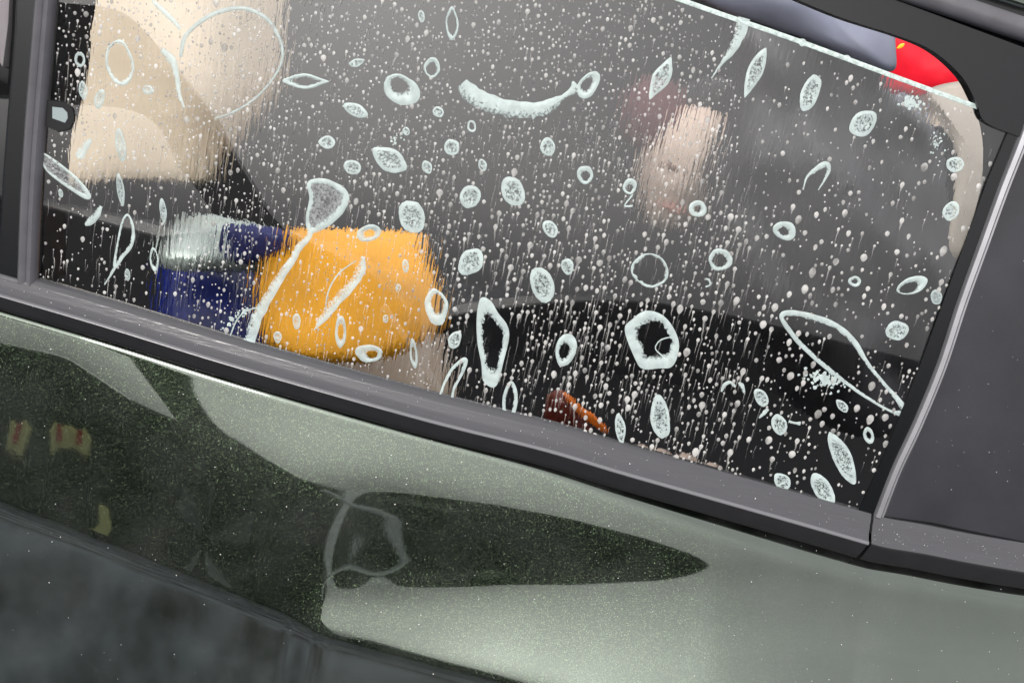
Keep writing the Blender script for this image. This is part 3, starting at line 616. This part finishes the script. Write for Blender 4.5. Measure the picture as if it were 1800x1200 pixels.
#        cx    cy   rx  ry  ang  hole                point  label
T = [
 (795, 41, 28, 12, 88, (0, 0, .68), .15, 'upright narrow oval foam ring at the very top, above the round ring pair'),
 (741, 29, 11, 6, 80, None, .1, 'tiny speckled foam dab at the top, left of the upright oval ring'),
 (760, 120, 17, 14, 80, (-1, 2, .62), .0, 'small round foam ring just above right of the fat round one'),
 (707, 157, 31, 25, 14, (-5, -8, .46), .0, 'fat round foam splash with an off-centre hole, left of the banana streak'),
 (1162, 137, 38, 15, -62, None, .55, 'lemon-seed shaped foam splash with two holes, above the pink face'),
 (771, 197, 10, 9, 30, None, .0, 'small solid foam dot between fat ring and banana streak'),
 (829, 222, 11, 8, 80, (0, 0, .5), .0, 'tiny foam ring below the left end of the banana streak'),
 (794, 258, 15, 13, 60, None, .1, 'small speckled round splash right of the large tilted oval'),
 (963, 258, 16, 13, 80, None, .1, 'small speckled splash below the neck of the banana streak'),
 (685, 280, 32, 20, 34, None, .2, 'large tilted speckled oval splash right of the cream area'),
 (620, 294, 16, 12, 25, None, .0, 'solid milky oval left of the large tilted speckled oval'),
 (751, 294, 12, 9, 70, None, .2, 'tiny ragged dab between tilted oval and round splashes'),
 (848, 290, 11, 8, 70, None, .2, 'tiny ragged dab right of the small speckled round splash'),
 (827, 346, 19, 19, 0, None, .0, 'round splash with a cloudy centre below the tiny ragged dabs'),
 (903, 337, 26, 19, 68, None, .0, 'plump speckled oval in the middle of the window'),
 (1028, 307, 16, 14, 70, (1, 2, .48), .0, 'small ring with dark centre left of the pink face'),
 (1107, 328, 14, 12, -70, (-1, 3, .45), .0, 'small ring with a tail touching the lower cheek of the face'),
 (723, 381, 31, 23, 78, None, .0, 'big speckled egg-shaped splash above right corner of the orange bag'),
 (967, 402, 17, 11, 60, None, .1, 'small tilted oval below the plump speckled oval'),
 (1226, 365, 16, 15, 0, (0, 1, .34), .0, 'round white ring with a pinhole at the chin of the face'),
 (827, 460, 27, 20, -62, None, .05, 'speckled rounded splash right of the orange bag'),
 (953, 500, 33, 19, 75, None, .1, 'tall speckled splash with torn lower end above the dark edge'),
 (997, 468, 14, 11, 70, None, .0, 'small solid oval beside the tall speckled splash'),
 (1265, 456, 21, 20, 0, (-1, 1, .56), .0, 'round foam ring with a grey centre right of the thin big ring'),
 (1379, 405, 20, 17, 10, (-2, 1, .4), .0, 'round splash with broken bubbly centre in the right half'),
 (799, 597, 16, 11, -70, None, .0, 'small solid drop of foam at the lower right of the orange bag'),
 (995, 613, 29, 20, -72, (-3, 3, .46), .0, 'thick oval ring with black centre between spindle and big ring'),
 (1161, 733, 38, 17, 80, None, .15, 'tall bean-shaped splash with speckled heart near the belt'),
 (1090, 752, 29, 9, 84, None, .35, 'narrow leaf of foam standing on the belt moulding'),
 (1328, 126, 52, 13, -67, None, .6, 'long pointed leaf splash right of the tapering top run'),
 (1424, 163, 34, 17, -68, None, .2, 'clean speckled oval between the long leaf and the egg'),
 (1517, 216, 27, 19, -50, None, .0, 'pale egg-shaped splash nearest the rounded dark corner'),
 (1679, 289, 16, 14, 0, None, .0, 'round speckled splash on the beige strip, upper one'),
 (1671, 370, 18, 13, -55, None, .1, 'round speckled splash on the beige strip, lower one'),
 (1577, 581, 20, 17, -20, None, .0, 'round solid splash just right of the long hollow spindle'),
 (1502, 494, 11, 10, 0, (0, 0, .4), .0, 'tiny ring with a satellite dot in the right half'),
 (1480, 804, 48, 16, 66, None, .12, 'long cigar-shaped splash near the lower right corner'),
 (1338, 698, 17, 10, 62, None, .1, 'faint oval splash below the curled drips'),
 (1370, 745, 19, 13, 70, None, .1, 'faint round splash with a sideways string of foam'),
 (1480, 713, 14, 8, 50, None, .1, 'small tilted oval under the scattered foam patch'),
 (1527, 764, 16, 9, 75, (0, 0, .4), .0, 'small dim ring between the cigar splash and the channel'),
 (1445, 858, 32, 16, 55, None, .2, 'ragged foam patch sitting on the moulding near its joint'),
 (1375, 845, 18, 12, 40, None, .2, 'faint ragged patch on the moulding left of the joint'),
 (624, 193, 24, 12, 28, None, .35, 'splash with a pointed tip left of the fat round ring'),
 (575, 250, 14, 12, 0, None, .1, 'small speckled splash with a thread hanging below it'),
 (627, 110, 14, 7, -18, None, .3, 'small torn crescent of foam near the top left of centre'),
 (537, 143, 39, 13, 2, (0, 0, .55), .55, 'eye-shaped foam ring right of the cream area'),
 (714, 231, 8, 6, 70, None, .0, 'tiny foam dot below the fat round ring'),
]
FT = [
 (141, 105, 14, 10, 80, (0, 0, .5), .0, 'faint little ring near the left seal'),
 (146, 158, 17, 8, 82, None, .2, 'faint long smear below the little left ring'),
 (176, 174, 19, 9, -78, None, .2, 'faint drop-shaped smear under the pale oval ring'),
 (213, 255, 30, 9, 84, None, .2, 'faint long smear on the lower cream area'),
 (260, 158, 11, 8, 0, None, .2, 'faint dab right of the pale oval ring'),
 (212, 332, 28, 7, 82, None, .2, 'faint thin leaf below the cream area'),
 (287, 370, 22, 6, 84, None, .2, 'faint thin leaf left of the dark pillar reflection'),
 (107, 340, 8, 4, 80, None, .0, 'faint dot under the hollow blade of foam'),
 (522, 565, 14, 7, 88, None, .0, 'grey translucent oval on the orange bag, upper left one'),
 (488, 592, 11, 7, 88, None, .0, 'grey translucent oval on the orange bag, lower left one'),
 (599, 582, 29, 10, 88, (0, 0, .5), .1, 'grey upright ring on the middle of the orange bag'),
 (727, 622, 26, 7, 85, (0, 0, .45), .1, 'thin upright ring at the lower right of the orange bag'),
 (713, 467, 12, 6, 88, None, .0, 'small grey oval on the upper right of the orange bag'),
 (678, 560, 8, 5, 88, None, .0, 'tiny grey oval in the lower middle of the orange bag'),
 (700, 506, 7, 5, 88, None, .0, 'tiny grey oval right of the curved blade'),
 (650, 410, 21, 14, -10, (0, 0, .42), .0, 'oval ring on the top edge of the orange bag'),
 (1645, 522, 13, 10, 70, None, .0, 'bluish filmy blob close to the rear channel'),
 (224, 482, 11, 5, 85, None, .0, 'small pale oval low on the left black area'),
]
for (cx, cy, rx, ry, an, ho, pt, lb) in T:
    put(EL(cx, cy, rx, ry, an, ho, pt), lb, cx, cy, max(rx, ry) * .8)
for (cx, cy, rx, ry, an, ho, pt, lb) in FT:
    put(EL(cx, cy, rx, ry, an, ho, pt, mt=M_FOAMF, dens=(.5, .8)), lb, cx, cy, max(rx, ry) * .6)
# splashes with shapes of their own
put(EL(211, 112, 43, 24, 82, (0, -2, .80), .05, mt=M_FOAM, film=False), 'pale oval ring with a thick bottom on the cream area', 211, 110, 30)
put(ST([(812, 147), (832, 168), (866, 184), (912, 193), (950, 192), (975, 180), (990, 170), (1006, 160), (1016, 150)], [22, 33, 31, 29, 26, 19, 8, 14, 24], n=10), 'long banana-shaped foam streak with a looped right end', 900, 185, 60)
put(EL(1034, 150, 27, 17, -55, (-3, -2, .45), .15), 'teardrop loop at the right end of the banana streak', 1034, 150, 24)
put(ST([(1308, 32), (1300, 60), (1288, 86), (1268, 112), (1250, 138)], [22, 20, 15, 6, 2]), 'tapering foam run hanging from the top edge of the glass', 1285, 80, 20)
put(ST([(268, 2), (285, 18), (302, 34), (318, 52)], [6, 9, 9, 5], mt=M_FOAM), 'short slanting streak at the top of the cream area', 290, 30, 10)
put(ST([(285, 88), (303, 108), (311, 135), (315, 165), (324, 190)], [10, 14, 9, 7, 4], mt=M_FOAM), 'bent streak running down the middle of the cream area', 308, 140, 10)
put(ST([(318, 100), (328, 62), (370, 28), (425, 15), (470, 35), (495, 80), (490, 122), (452, 170), (408, 198), (378, 208)], [7, 8, 8, 8, 7, 6, 4, 4, 4, 3], mt=M_FOAMF), 'very large thin open ring across the right of the cream area', 405, 110, 0)
put(ST([(74, 270), (108, 292), (138, 318), (156, 347), (118, 326), (82, 298)], [4, 5, 6, 9, 6, 4], closed=True, fill=(112, 308)), 'hollow blade of foam pointing down right from the seal', 115, 308, 22)
put(ST([(160, 245), (150, 258), (143, 268), (138, 278)], [8, 13, 17, 12]), 'bright slanted dab on the left cream area', 148, 262, 14)
put(ST([(178, 362), (170, 378), (160, 388), (150, 395)], [6, 12, 14, 6]), 'bright slanted dab low on the left grey area', 165, 380, 14)
put(ST([(215, 392), (225, 378), (234, 400), (231, 430), (214, 452), (203, 468), (205, 440)], [4, 4, 5, 7, 7, 7, 4], closed=True), 'pointed loop of foam on the left black area', 218, 425, 24)
put(ST([(203, 468), (194, 484), (184, 500)], [6, 4, 2]), 'thin tail running down from the pointed loop', 194, 484, 5)
put(EL(271, 456, 22, 8, 84, (0, -2, .6), .2), 'small loop of foam left of the blue box', 271, 456, 12)
put(ST([(545, 322), (575, 320), (604, 338), (603, 362), (578, 388), (548, 404), (541, 380), (548, 350)], [9, 10, 13, 14, 15, 11, 7, 8], closed=True, fill=(573, 355)), 'funnel-shaped foam loop at the head of the long run', 573, 358, 34)
put(ST([(548, 402), (540, 420), (526, 434), (514, 456), (492, 488), (468, 528), (450, 562), (438, 602)], [10, 11, 13, 13, 16, 18, 20, 20], n=10), 'long foam run flowing down left of the orange bag', 490, 500, 14)
put(ST([(452, 540), (430, 548), (415, 565), (404, 592)], [3, 3, 3, 2], mt=M_FOAMF), 'thin side trickle left of the long foam run', 425, 560, 5)
put(ST([(638, 450), (634, 475), (618, 500), (592, 528), (570, 556), (552, 580)], [7, 17, 17, 18, 15, 2], n=8, mt=M_FOAM, dsc=.85), 'curved foam blade across the orange bag', 600, 515, 20)
put(ST([(626, 458), (596, 480), (578, 510), (572, 540)], [2, 3, 3, 2], mt=M_FOAMF), 'thin outline beside the curved blade', 590, 490, 4)
put(EL(648, 620, 23, 16, 0, (6, 2, .4), .0, mt=M_FOAMF, dens=(.5, .9)), 'thick crescent ring at the bottom of the orange bag', 648, 620, 18)
put(EL(767, 538, 32, 20, 80, (2, -6, .5), .15), 'upright ring at the right edge of the orange bag', 767, 538, 28)
put(poly_foam([(845, 524), (862, 528), (876, 550), (891, 570), (895, 592), (886, 632), (872, 678), (850, 670), (846, 638), (839, 600), (838, 556)], (867, 600), (0, 0, .60), seed=52), 'large spindle ring with black heart standing above the moulding', 866, 600, 55)
put(ST([(818, 632), (812, 655), (798, 682), (792, 706), (774, 700), (782, 672), (798, 645)], [8, 6, 5, 4, 4, 5, 6], closed=True), 'slim hollow loop cut by the moulding below the orange bag', 796, 668, 25)
put(ST([(898, 672), (906, 690), (905, 715), (896, 735), (887, 720), (887, 695)], [6, 7, 7, 6, 6, 6], closed=True), 'slim pointed ring standing on the moulding', 896, 702, 22)
put(poly_foam([(1098, 580), (1112, 560), (1134, 546), (1160, 551), (1180, 570), (1193, 600), (1190, 628), (1179, 645), (1158, 647), (1130, 648), (1116, 630)], (1146, 600), (4, -4, .60), seed=58, film=False), 'biggest broken foam ring, thick at its lower left', 1146, 600, 50)
put(ST([(1178, 592), (1160, 598), (1152, 612), (1164, 625), (1174, 630)], [2, 2.5, 2, 3, 2]), 'fine bubble thread inside the biggest broken ring', 1165, 610, 4)
put(EL(1143, 474, 33, 30, 20, (0, 0, .83), .0, film=False, wob=.05), 'thin round ring above the biggest broken ring', 1143, 474, 26)
put(ST([(1374, 556), (1395, 550), (1432, 558), (1472, 574), (1502, 602), (1526, 640), (1552, 672), (1578, 702), (1594, 726), (1566, 722), (1530, 702), (1500, 682), (1466, 656), (1432, 628), (1398, 594)], [9, 10, 11, 10, 10, 7, 6, 9, 16, 5, 5, 6, 7, 8, 8], closed=True, d_in=.5), 'long hollow spindle outline reaching the rear channel', 1470, 630, 30)
put(ST([(1412, 334), (1418, 312), (1434, 298), (1452, 288), (1456, 300), (1448, 318), (1438, 334)], [2, 4, 9, 10, 7, 4, 2]), 'hook-shaped crescent of foam below the pale egg', 1435, 312, 22)
put(EL(1602, 502, 28, 15, -22, (-6, 4, .58), .1), 'tilted ring with thick upper right rim near the channel', 1602, 502, 26)
put(ST([(1268, 688), (1274, 676), (1284, 672), (1292, 680)], [3, 7, 6, 5]), 'curled worm of foam, left of two', 1280, 680, 8)
put(ST([(1298, 672), (1304, 678), (1308, 690)], [4, 8, 4]), 'curled worm of foam, right of two', 1304, 680, 6)
put(ST([(1350, 718), (1342, 726), (1334, 734)], [6, 7, 3]), 'short bent dash below the faint oval splash', 1342, 726, 6)
put(ST([(1386, 740), (1396, 743), (1407, 744)], [5, 4, 7]), 'short sideways string beside the faint round splash', 1396, 742, 6)
put(ST([(1112, 342), (1104, 352), (1098, 362), (1112, 362)], [3, 3, 3, 4]), 'thin broken loop below the cheek', 1104, 352, 6)
put(ST([(1238, 490), (1246, 492), (1248, 500), (1240, 504)], [3, 4, 3, 3]), 'tiny curl of foam under the round grey-centred ring', 1243, 497, 5)
put(EL(1523, 890, 7, 5, -10, None, .0), 'small yellowish blob at the moulding joint', 1523, 890, 6)
put(EL(1410, 75, 7, 7, 0, None, .1), 'white fleck on the upper edge of the glass, left of two', 1410, 75, 6)
put(EL(1487, 102, 8, 5, 0, None, .1), 'white fleck on the upper edge of the glass, right of two', 1487, 102, 6)
def speck_cloud(name, cx, cy, rx, ry, n_, label, ang=20, mt=None, rr=(1.2, 4)):
    vs, fs, at = [], [], []; a = R(ang)
    for k in range(n_):
        g, h = rng.normal(0, .45), rng.normal(0, .45)
        x_, y_ = g * rx, h * ry
        q = uv(cx + x_ * math.cos(a) - y_ * math.sin(a), cy + x_ * math.sin(a) + y_ * math.cos(a)); r_ = rng.uniform(*rr) / FOC * .8
        b = len(vs); m = 7
        vs.append(P(q[0], q[1], .0009)); at.append(1.0)
        for i in range(m):
            t = 2 * math.pi * i / m; k_ = r_ * rng.uniform(.6, 1.3)
            vs.append(P(q[0] + math.cos(t) * k_, q[1] + math.sin(t) * k_, .0003)); at.append(.8)
        fs += [(b, b + 1 + i, b + 1 + (i + 1) % m) for i in range(m)]
    return F(mesh(name, vs, fs, mt or M_FOAM, attr=at), label)
speck_cloud('foam_splash', 1448, 668, 38, 17, 120, 'bright scattered foam patch under the hollow spindle', 15)
speck_cloud('foam_splash', 1598, 182, 24, 12, 45, 'scatter of tiny white bubbles below the red cushion', 10)
speck_cloud('foam_splash', 412, 560, 30, 10, 40, 'scatter of bubbles left of the long foam run', -40, rr=(1, 2.6))
speck_cloud('foam_splash', 700, 243, 20, 8, 18, 'scatter of bubbles above the large tilted oval', -30, rr=(1, 2.6))
speck_cloud('foam_splash', 1645, 250, 14, 30, 30, 'scatter of pale scuffs beside the beige strip', 10, rr=(1, 2.4))

# ------------------------------------------------------------------ drops
def drop_geo(r_, asp, tail, lean, seed):
    """teardrop cap with thread; local x, y on the pane, z outward"""
    vs, fs, at = [], [], []; m = 10
    vs.append((0, 0, r_ * .26)); at.append(1.0)
    for ring, (t, h) in enumerate(((.78, .17), (1.0, 0.01))):
        for i in range(m):
            a = 2 * math.pi * i / m; y_ = math.sin(a) * asp; x_ = math.cos(a) * (1 if y_ > -.2 else 1 - .25 * min(1, -y_))
            vs.append((x_ * r_ * t, y_ * r_ * t, r_ * h)); at.append(1.0 if ring == 0 else .75)
    for i in range(m):
        j = (i + 1) % m
        fs.append((0, 1 + i, 1 + j)); fs.append((1 + i, 1 + m + i, 1 + m + j, 1 + j))
    if tail > 0:
        k = 6; b = len(vs)
        for s in range(k + 1):
            t = s / k; y_ = -r_ * asp * .8 - tail * t; w = r_ * (.34 * (1 - t) ** 1.5 + .14); x_ = lean * tail * t * t + .10 * r_ * math.sin(t * 9 + seed)
            for sx, hh in ((-1, 0), (0, .12), (1, 0)): vs.append((x_ + sx * w, y_, r_ * hh + .00003)); at.append((.62 if sx == 0 else .2) * (1 - t) ** .5 * (1 if sx else 1) + .1)
        for s in range(k):
            for c in range(2):
                a = b + s * 3 + c; fs.append((a, a + 1, a + 4, a + 3))
    return vs, fs, at
def inside(x, y):
    # limits of the visible glass in photo pixels
    yl = 490 + (x - 60) * .2816
    xr = np.interp(y, [0, 215, 640, 900], [1900, 1785, 1635, 1530]); xl = np.interp(y, [0, 500], [104, 66])
    top = (x - 1200) * .3593 + 6
    return x > xl + 4 and x < xr - 14 and y < yl - 2 and y > top + 8 and y > -20
drops = []
cells = {}
tries = 0
while tries < 150000 and len(drops) < 5200:
    tries += 1
    x = rng.uniform(64, 1790); y = rng.uniform(-15, 905)
    if not inside(x, y): continue
    # density and size over the pane
    cx_ = 1.0
    if x > 1300: cx_ = .33 if y < 520 else .5
    if x < 330 and y > 330: cx_ = .35
    if 480 < x < 1300 and y < 330: cx_ = 1.2
    if x < 480 and y < 330: cx_ = 1.2
    if 440 < x < 780 and y > 400: cx_ = .6
    n1 = .75 + .8 * mnoise.noise(Vector((x / 90, y / 90, 4)))
    if rng.random() > cx_ * n1: continue
    base = 2.6 if y < 300 else 3.2
    if y > 350 and x > 800: base = 3.6
    if x < 780 and y > 380 or x < 480: base = 2.3
    r_ = base * .68 * math.exp(rng.normal(0, .42))
    if x > 1300: r_ *= rng.choice([.55, .8, 1.4])
    r_ = min(r_, 6.3)
    sp_ = r_ * 1.15 + 2.2
    k0 = (int(x // 20), int(y // 20)); ok = True
    for ax in (-1, 0, 1):
        for ay in (-1, 0, 1):
            for (xx, yy, rr) in cells.get((k0[0] + ax, k0[1] + ay), ()):
                if (xx - x) ** 2 + ((yy - y) * .8) ** 2 < (sp_ + rr) ** 2 * .8: ok = False
    if not ok: continue
    if any((ox - x) ** 2 + (oy - y) ** 2 < (orr + r_) ** 2 for ox, oy, orr in occupied): continue
    cells.setdefault(k0, []).append((x, y, r_))
    tail = 0
    pt = (.15 if y < 200 else .55) if x > 480 else .2
    if x > 1320: pt = .15
    if rng.random() < pt: tail = rng.uniform(8, 26) * (1 if y < 400 else 1.5)
    drops.append((x, y, r_, tail))
drops.sort(key=lambda d: -d[2])
big, small = drops[:300], drops[300:]; print('NDROPS', len(drops))
protos = {}
def to_world(x, y):
    a = uv(x, y); s = np.linalg.norm(G(x, y) - CAM) / FOC * 1.0
    return a, s
BASE = Matrix(((GX[0], GU[0], GN[0], 0), (GX[1], GU[1], GN[1], 0), (GX[2], GU[2], GN[2], 0), (0, 0, 0, 1)))
for i, (x, y, r_, tail) in enumerate(big):
    key = (round(tail / r_ / 2) if tail else 0, i % 4)
    if key not in protos:
        v_, f_, a_ = drop_geo(1.0, 1.12 + .12 * (i % 4), key[0] * 2.0, (-.06, .05, .0, .09)[i % 4], i)
        me = bpy.data.meshes.new('water_drop'); me.from_pydata(v_, [], f_); me.materials.append(M_DROP)
        me.polygons.foreach_set('use_smooth', [True] * len(me.polygons))
        at_ = me.attributes.new('dens', 'FLOAT', 'POINT'); at_.data.foreach_set('value', a_)
        protos[key] = me
    a, s = to_world(x, y); q = P(a[0], a[1], .0004)
    o = bpy.data.objects.new('water_drop', protos[key]); COL.objects.link(o)
    o.matrix_world = Matrix.Translation(Vector(q)) @ BASE @ Matrix.Rotation(rng.normal(0, .05), 4, 'Z') @ Matrix.Scale(r_ * s, 4)
    tag(o, 'one of the many larger soapy water drops on the side window', 'water drop', 'larger water drops on the side window')
vs, fs, at = [], [], []
for i, (x, y, r_, tail) in enumerate(small):
    a, s = to_world(x, y); v_, f_, a_ = drop_geo(r_ * s, rng.uniform(1.0, 1.5), tail * s * .8, rng.uniform(-.1, .1), i)
    b = len(vs); vs += [P(a[0] + q[0], a[1] + q[1], .0004 + q[2]) for q in v_]; fs += [tuple(b + k for k in f) for f in f_]; at += a_
tag(mesh('fine_water_drops', vs, fs, M_DROP, attr=at), 'fine spray of small soapy water drops covering the glass', 'water drops', None, 'stuff')
# long trickle marks
vs, fs, at = [], [], []
for i in range(1100):
    x = rng.uniform(70, 1340); y = rng.uniform(60, 820)
    if x > 480 and y < 200 and rng.random() < .8: continue
    if not inside(x, y): continue
    L_ = rng.uniform(20, 95); a, s = to_world(x, y); w = rng.uniform(.35, .9) * s; b = len(vs); k = 8
    if not inside(x - L_ * .15, y + L_): L_ = 15
    am = rng.uniform(.25, .7)
    for j in range(k + 1):
        t = j / k; xx = a[0] + .8 * s * math.sin(t * 7 + i) + rng.normal(0, .15) * s; yy = a[1] - L_ * s * t; ww = w * (1.2 - t)
        for sx, hh in ((-1, 0), (0, .5), (1, 0)): vs.append(P(xx + sx * ww, yy, .0002 + hh * w)); at.append(am * (1 - t) ** .5 * (1 if sx == 0 else .25))
    for j in range(k):
        for c in range(2): q = b + j * 3 + c; fs.append((q, q + 1, q + 4, q + 3))
tag(mesh('water_trickles', vs, fs, M_DROP, attr=at), 'hair-thin vertical water trickle marks on the glass', 'water trickles', None, 'stuff')

# ================================================================== WHAT THE CAR MIRRORS
g = mesh('ground', [(-200, -200, 0), (200, -200, 0), (200, 200, 0), (-200, 200, 0)], [(0, 1, 2, 3)], mat('wet_asphalt', (.13, .14, .17), .7, bump=.4, bscale=40, var=.97, vscale=7), smooth=False)
g['kind'] = 'structure'
M_DK = mat('dark_car_paint', (.012, .014, .016), .45, coat=.2)
M_TY = mat('tyre_rubber', (.02, .02, .02), .8)
M_RIM = mat('alloy_rim', (.25, .26, .27), .35, .8)
def wheel(par, x, y, r_, dx=.2):
    vs = []; K = 32; pr = [(0, r_ * .62), (.01, r_ * .95), (.04, r_), (dx - .04, r_), (dx, r_ * .95), (dx, r_ * .3)]
    for i in range(K):
        a = 2 * math.pi * i / K
        for (d_, q) in pr: vs.append((x + math.cos(a) * q, y - d_, r_ + math.sin(a) * q))
    w = fix(mesh('wheel', vs, grid_faces(K, len(pr), closed_u=True), M_TY, par))
    vs = [(x, y + .0, r_)]; vs = []; fs = []
    for k in range(5):
        a = 2 * math.pi * k / 5 + .3
        for s in (-.16, .16):
            for q, d_ in ((r_ * .12, -.03), (r_ * .6, .0)): vs.append((x + math.cos(a + s * (.16 * r_ / q if q < .1 else 1)) * q, y + d_ - .0, r_ + math.sin(a + s) * q))
        b = k * 4; fs.append((b, b + 1, b + 3, b + 2))
    o = mesh('rim', vs, fs, M_RIM, w, smooth=False); m = o.modifiers.new('s', 'SOLIDIFY'); m.thickness = .03
suv = thing('parked_car', 'dark tall car opposite with raked front pillar, mirrored in the glass and door', 'car', loc=(0, 0, 0))
prism('body', [(-4.4, .06), (-4.45, .75), (-4.35, 1.0), (-2.1, .99), (-1.5, .95), (-1.28, 1.02), (-.92, 1.10), (-.5, .98), (-.28, .85), (-.20, .45), (-.24, .06)], -4.02, -5.7, M_DK, suv, bev=.03)
pill = [(245, 45), (300, 110), (340, 160), (372, 200), (397, 250), (435, 312), (470, 370), (500, 403), (520, 440), (420, 440), (370, 368), (340, 325), (310, 287), (293, 245), (268, 213), (230, 192), (185, 181), (105, 176), (20, 168), (-400, 120), (-400, -60), (60, 0), (190, 14)]
def glass_hit(x, y, yy):
    q = G(x, y); d = ray(x, y); d = d - 2 * (d @ GN) * GN
    q = q + d * ((yy - q[1]) / d[1]); return (q[0], q[2])
prism('roof_and_pillar', [tuple(c) for c in spline([glass_hit(*q, -4.0) for q in pill], 3, closed=True)], -4.0, -4.12, M_DK, suv)
wheel(suv, -1.1, -4.0, .36); wheel(suv, -3.6, -4.0, .36)
sed = thing('parked_car', 'low dark car opposite whose long bonnet curve shows black in the window', 'car')
top2 = [glass_hit(*q, -4.0) for q in [(760, 600), (770, 565), (800, 552), (870, 540), (960, 531), (1060, 527), (1150, 530), (1280, 552), (1400, 580), (1520, 610), (1640, 640), (1760, 672)]]
prism('body', [(4.4, .06), (4.4, 1.1), (3.2, 1.13)] + top2[::-1] + [(-.13, .5), (-.1, .06)], -4.0, -5.6, M_DK, sed, bev=.03)
wheel(sed, .65, -3.98, .34); wheel(sed, 3.5, -3.98, .34)

# things mirrored in the door: points of the panel -> reflected ray -> car side at y = -3.95
idx_px = np.array([[proj(Pg[i, j]) for j in range(0, NS, 2)] for i in range(0, NX, 2)])
sub = Pg[::2, ::2]
dx_ = np.gradient(sub, axis=0); dz_ = np.gradient(sub, axis=1); nrm = np.cross(dx_, dz_); nrm /= np.linalg.norm(nrm, axis=2, keepdims=True)
nrm[nrm[:, :, 1] > 0] *= -1
def door_hit(x, y, yy):
    d2 = (idx_px[:, :, 0] - x) ** 2 + (idx_px[:, :, 1] - y) ** 2; i, j = np.unravel_index(np.argmin(d2), d2.shape)
    q = sub[i, j]; n_ = nrm[i, j]; d = q - CAM; d /= np.linalg.norm(d); r_ = d - 2 * (d @ n_) * n_
    q = q + r_ * ((yy - q[1]) / r_[1]); return (q[0], q[2])

def tube(name, pts, rad, mt, par=None, k=10):
    vs = []; pts = [Vector(q) for q in spline(pts, 6)]
    for i, q in enumerate(pts):
        t = (pts[min(i + 1, len(pts) - 1)] - pts[max(i - 1, 0)]).normalized(); a = t.cross(Vector((0, 1, 0))).normalized(); b = t.cross(a)
        for j in range(k):
            w = 2 * math.pi * j / k; vs.append(q + a * math.cos(w) * rad + b * math.sin(w) * rad)
    fs = grid_faces(len(pts), k, closed_v=True) + [tuple(range(k)), tuple(range((len(pts) - 1) * k, len(pts) * k))]
    return fix(mesh(name, vs, fs, mt, par))
st = thing('reflection_bar', 'added unseen pale bent stand mirrored as a rounded triangle in the door', 'bar')  # added out of view only to draw the pale triangle reflection
M_TUBE = mat('pale_grey_tube', (.75, .78, .78), .5)
tube('rail', [(-.37, -3.7, .85), (-.26, -3.7, .74), (-.14, -3.7, .62), (-.05, -3.7, .52), (-.03, -3.7, .42), (-.08, -3.7, .0)], .015, M_TUBE, st)
bd = thing('hazard_board', 'small yellow hazard board with a red patch, mirrored at the left end of the door', 'board')
prism('panel', [(-1.725, .455), (-1.66, .45), (-1.65, .50), (-1.68, .53), (-1.70, .50), (-1.73, .52)], -3.6, -3.63, mat('yellow_panel', (.85, .80, .36), .5), bd)
prism('red_patch', [(-1.705, .47), (-1.685, .47), (-1.68, .52), (-1.70, .52)], -3.590, -3.598, mat('red_patch', (.6, .03, .04), .5), bd)
prism('lower_panel', [(-1.60, .29), (-1.52, .28), (-1.50, .33), (-1.53, .38), (-1.57, .38), (-1.55, .33)], -3.6, -3.63, bpy.data.materials['yellow_panel'], bd)
tube('post', [(-1.66, -3.66, .0), (-1.62, -3.66, .25), (-1.68, -3.66, .48)], .015, M_DK, bd)

# dried specks on the door, moulding and quarter panel
vs, fs = [], []
def speck(q, n_, r_):
    a = np.cross(n_, [0.3, .2, .9]); a /= np.linalg.norm(a); b_ = np.cross(n_, a); b = len(vs); m = 6
    vs.append(q + n_ * r_ * .5)
    for i in range(m):
        t = 2 * math.pi * i / m; k_ = r_ * rng.uniform(.6, 1.25); vs.append(q + n_ * .00005 + (a * math.cos(t) + b_ * math.sin(t)) * k_)
    fs.extend([(b, b + 1 + i, b + 1 + (i + 1) % m) for i in range(m)])
for k in range(1100):
    i, j = rng.integers(2, NX // 2 - 2), int(min(NS / 2 - 3, abs(rng.normal(0, 75)))) if rng.random() < .6 else rng.integers(2, NS // 2 - 2)
    n_ = nrm[i, j]
    f_ = rng.random()
    if rng.random() < .35: continue
    q = sub[i, j] * (1 - f_) + sub[i + 1, j] * f_
    if idx_px[i, j, 0] < 700 and idx_px[i, j, 1] > 800 and rng.random() < .75: continue
    speck(q, n_, math.exp(rng.normal(-8.35, .42)))
bw2 = belt_uv
for k in range(260):
    q = bw2[rng.integers(0, len(bw2) - 1)]; w = rng.uniform(.001, .016)
    speck(P(q[0] + rng.normal(0, .01), q[1] - w, .0055 + w * .78), GN, math.exp(rng.normal(-8.5, .4)))
for k in range(60):
    x_, y_ = rng.uniform(1640, 1800), rng.uniform(260, 900)
    if x_ > 1600 + (900 - y_) * .33: speck(G(x_, y_, .0026), GN, math.exp(rng.normal(-8.4, .4)))
o = mesh('dried_specks', vs, fs, mat('pale_dust', (.62, .64, .62), .6)); tag(o, 'pale dried specks of dirt and spray scattered over paint and trim', 'specks', None, 'stuff')
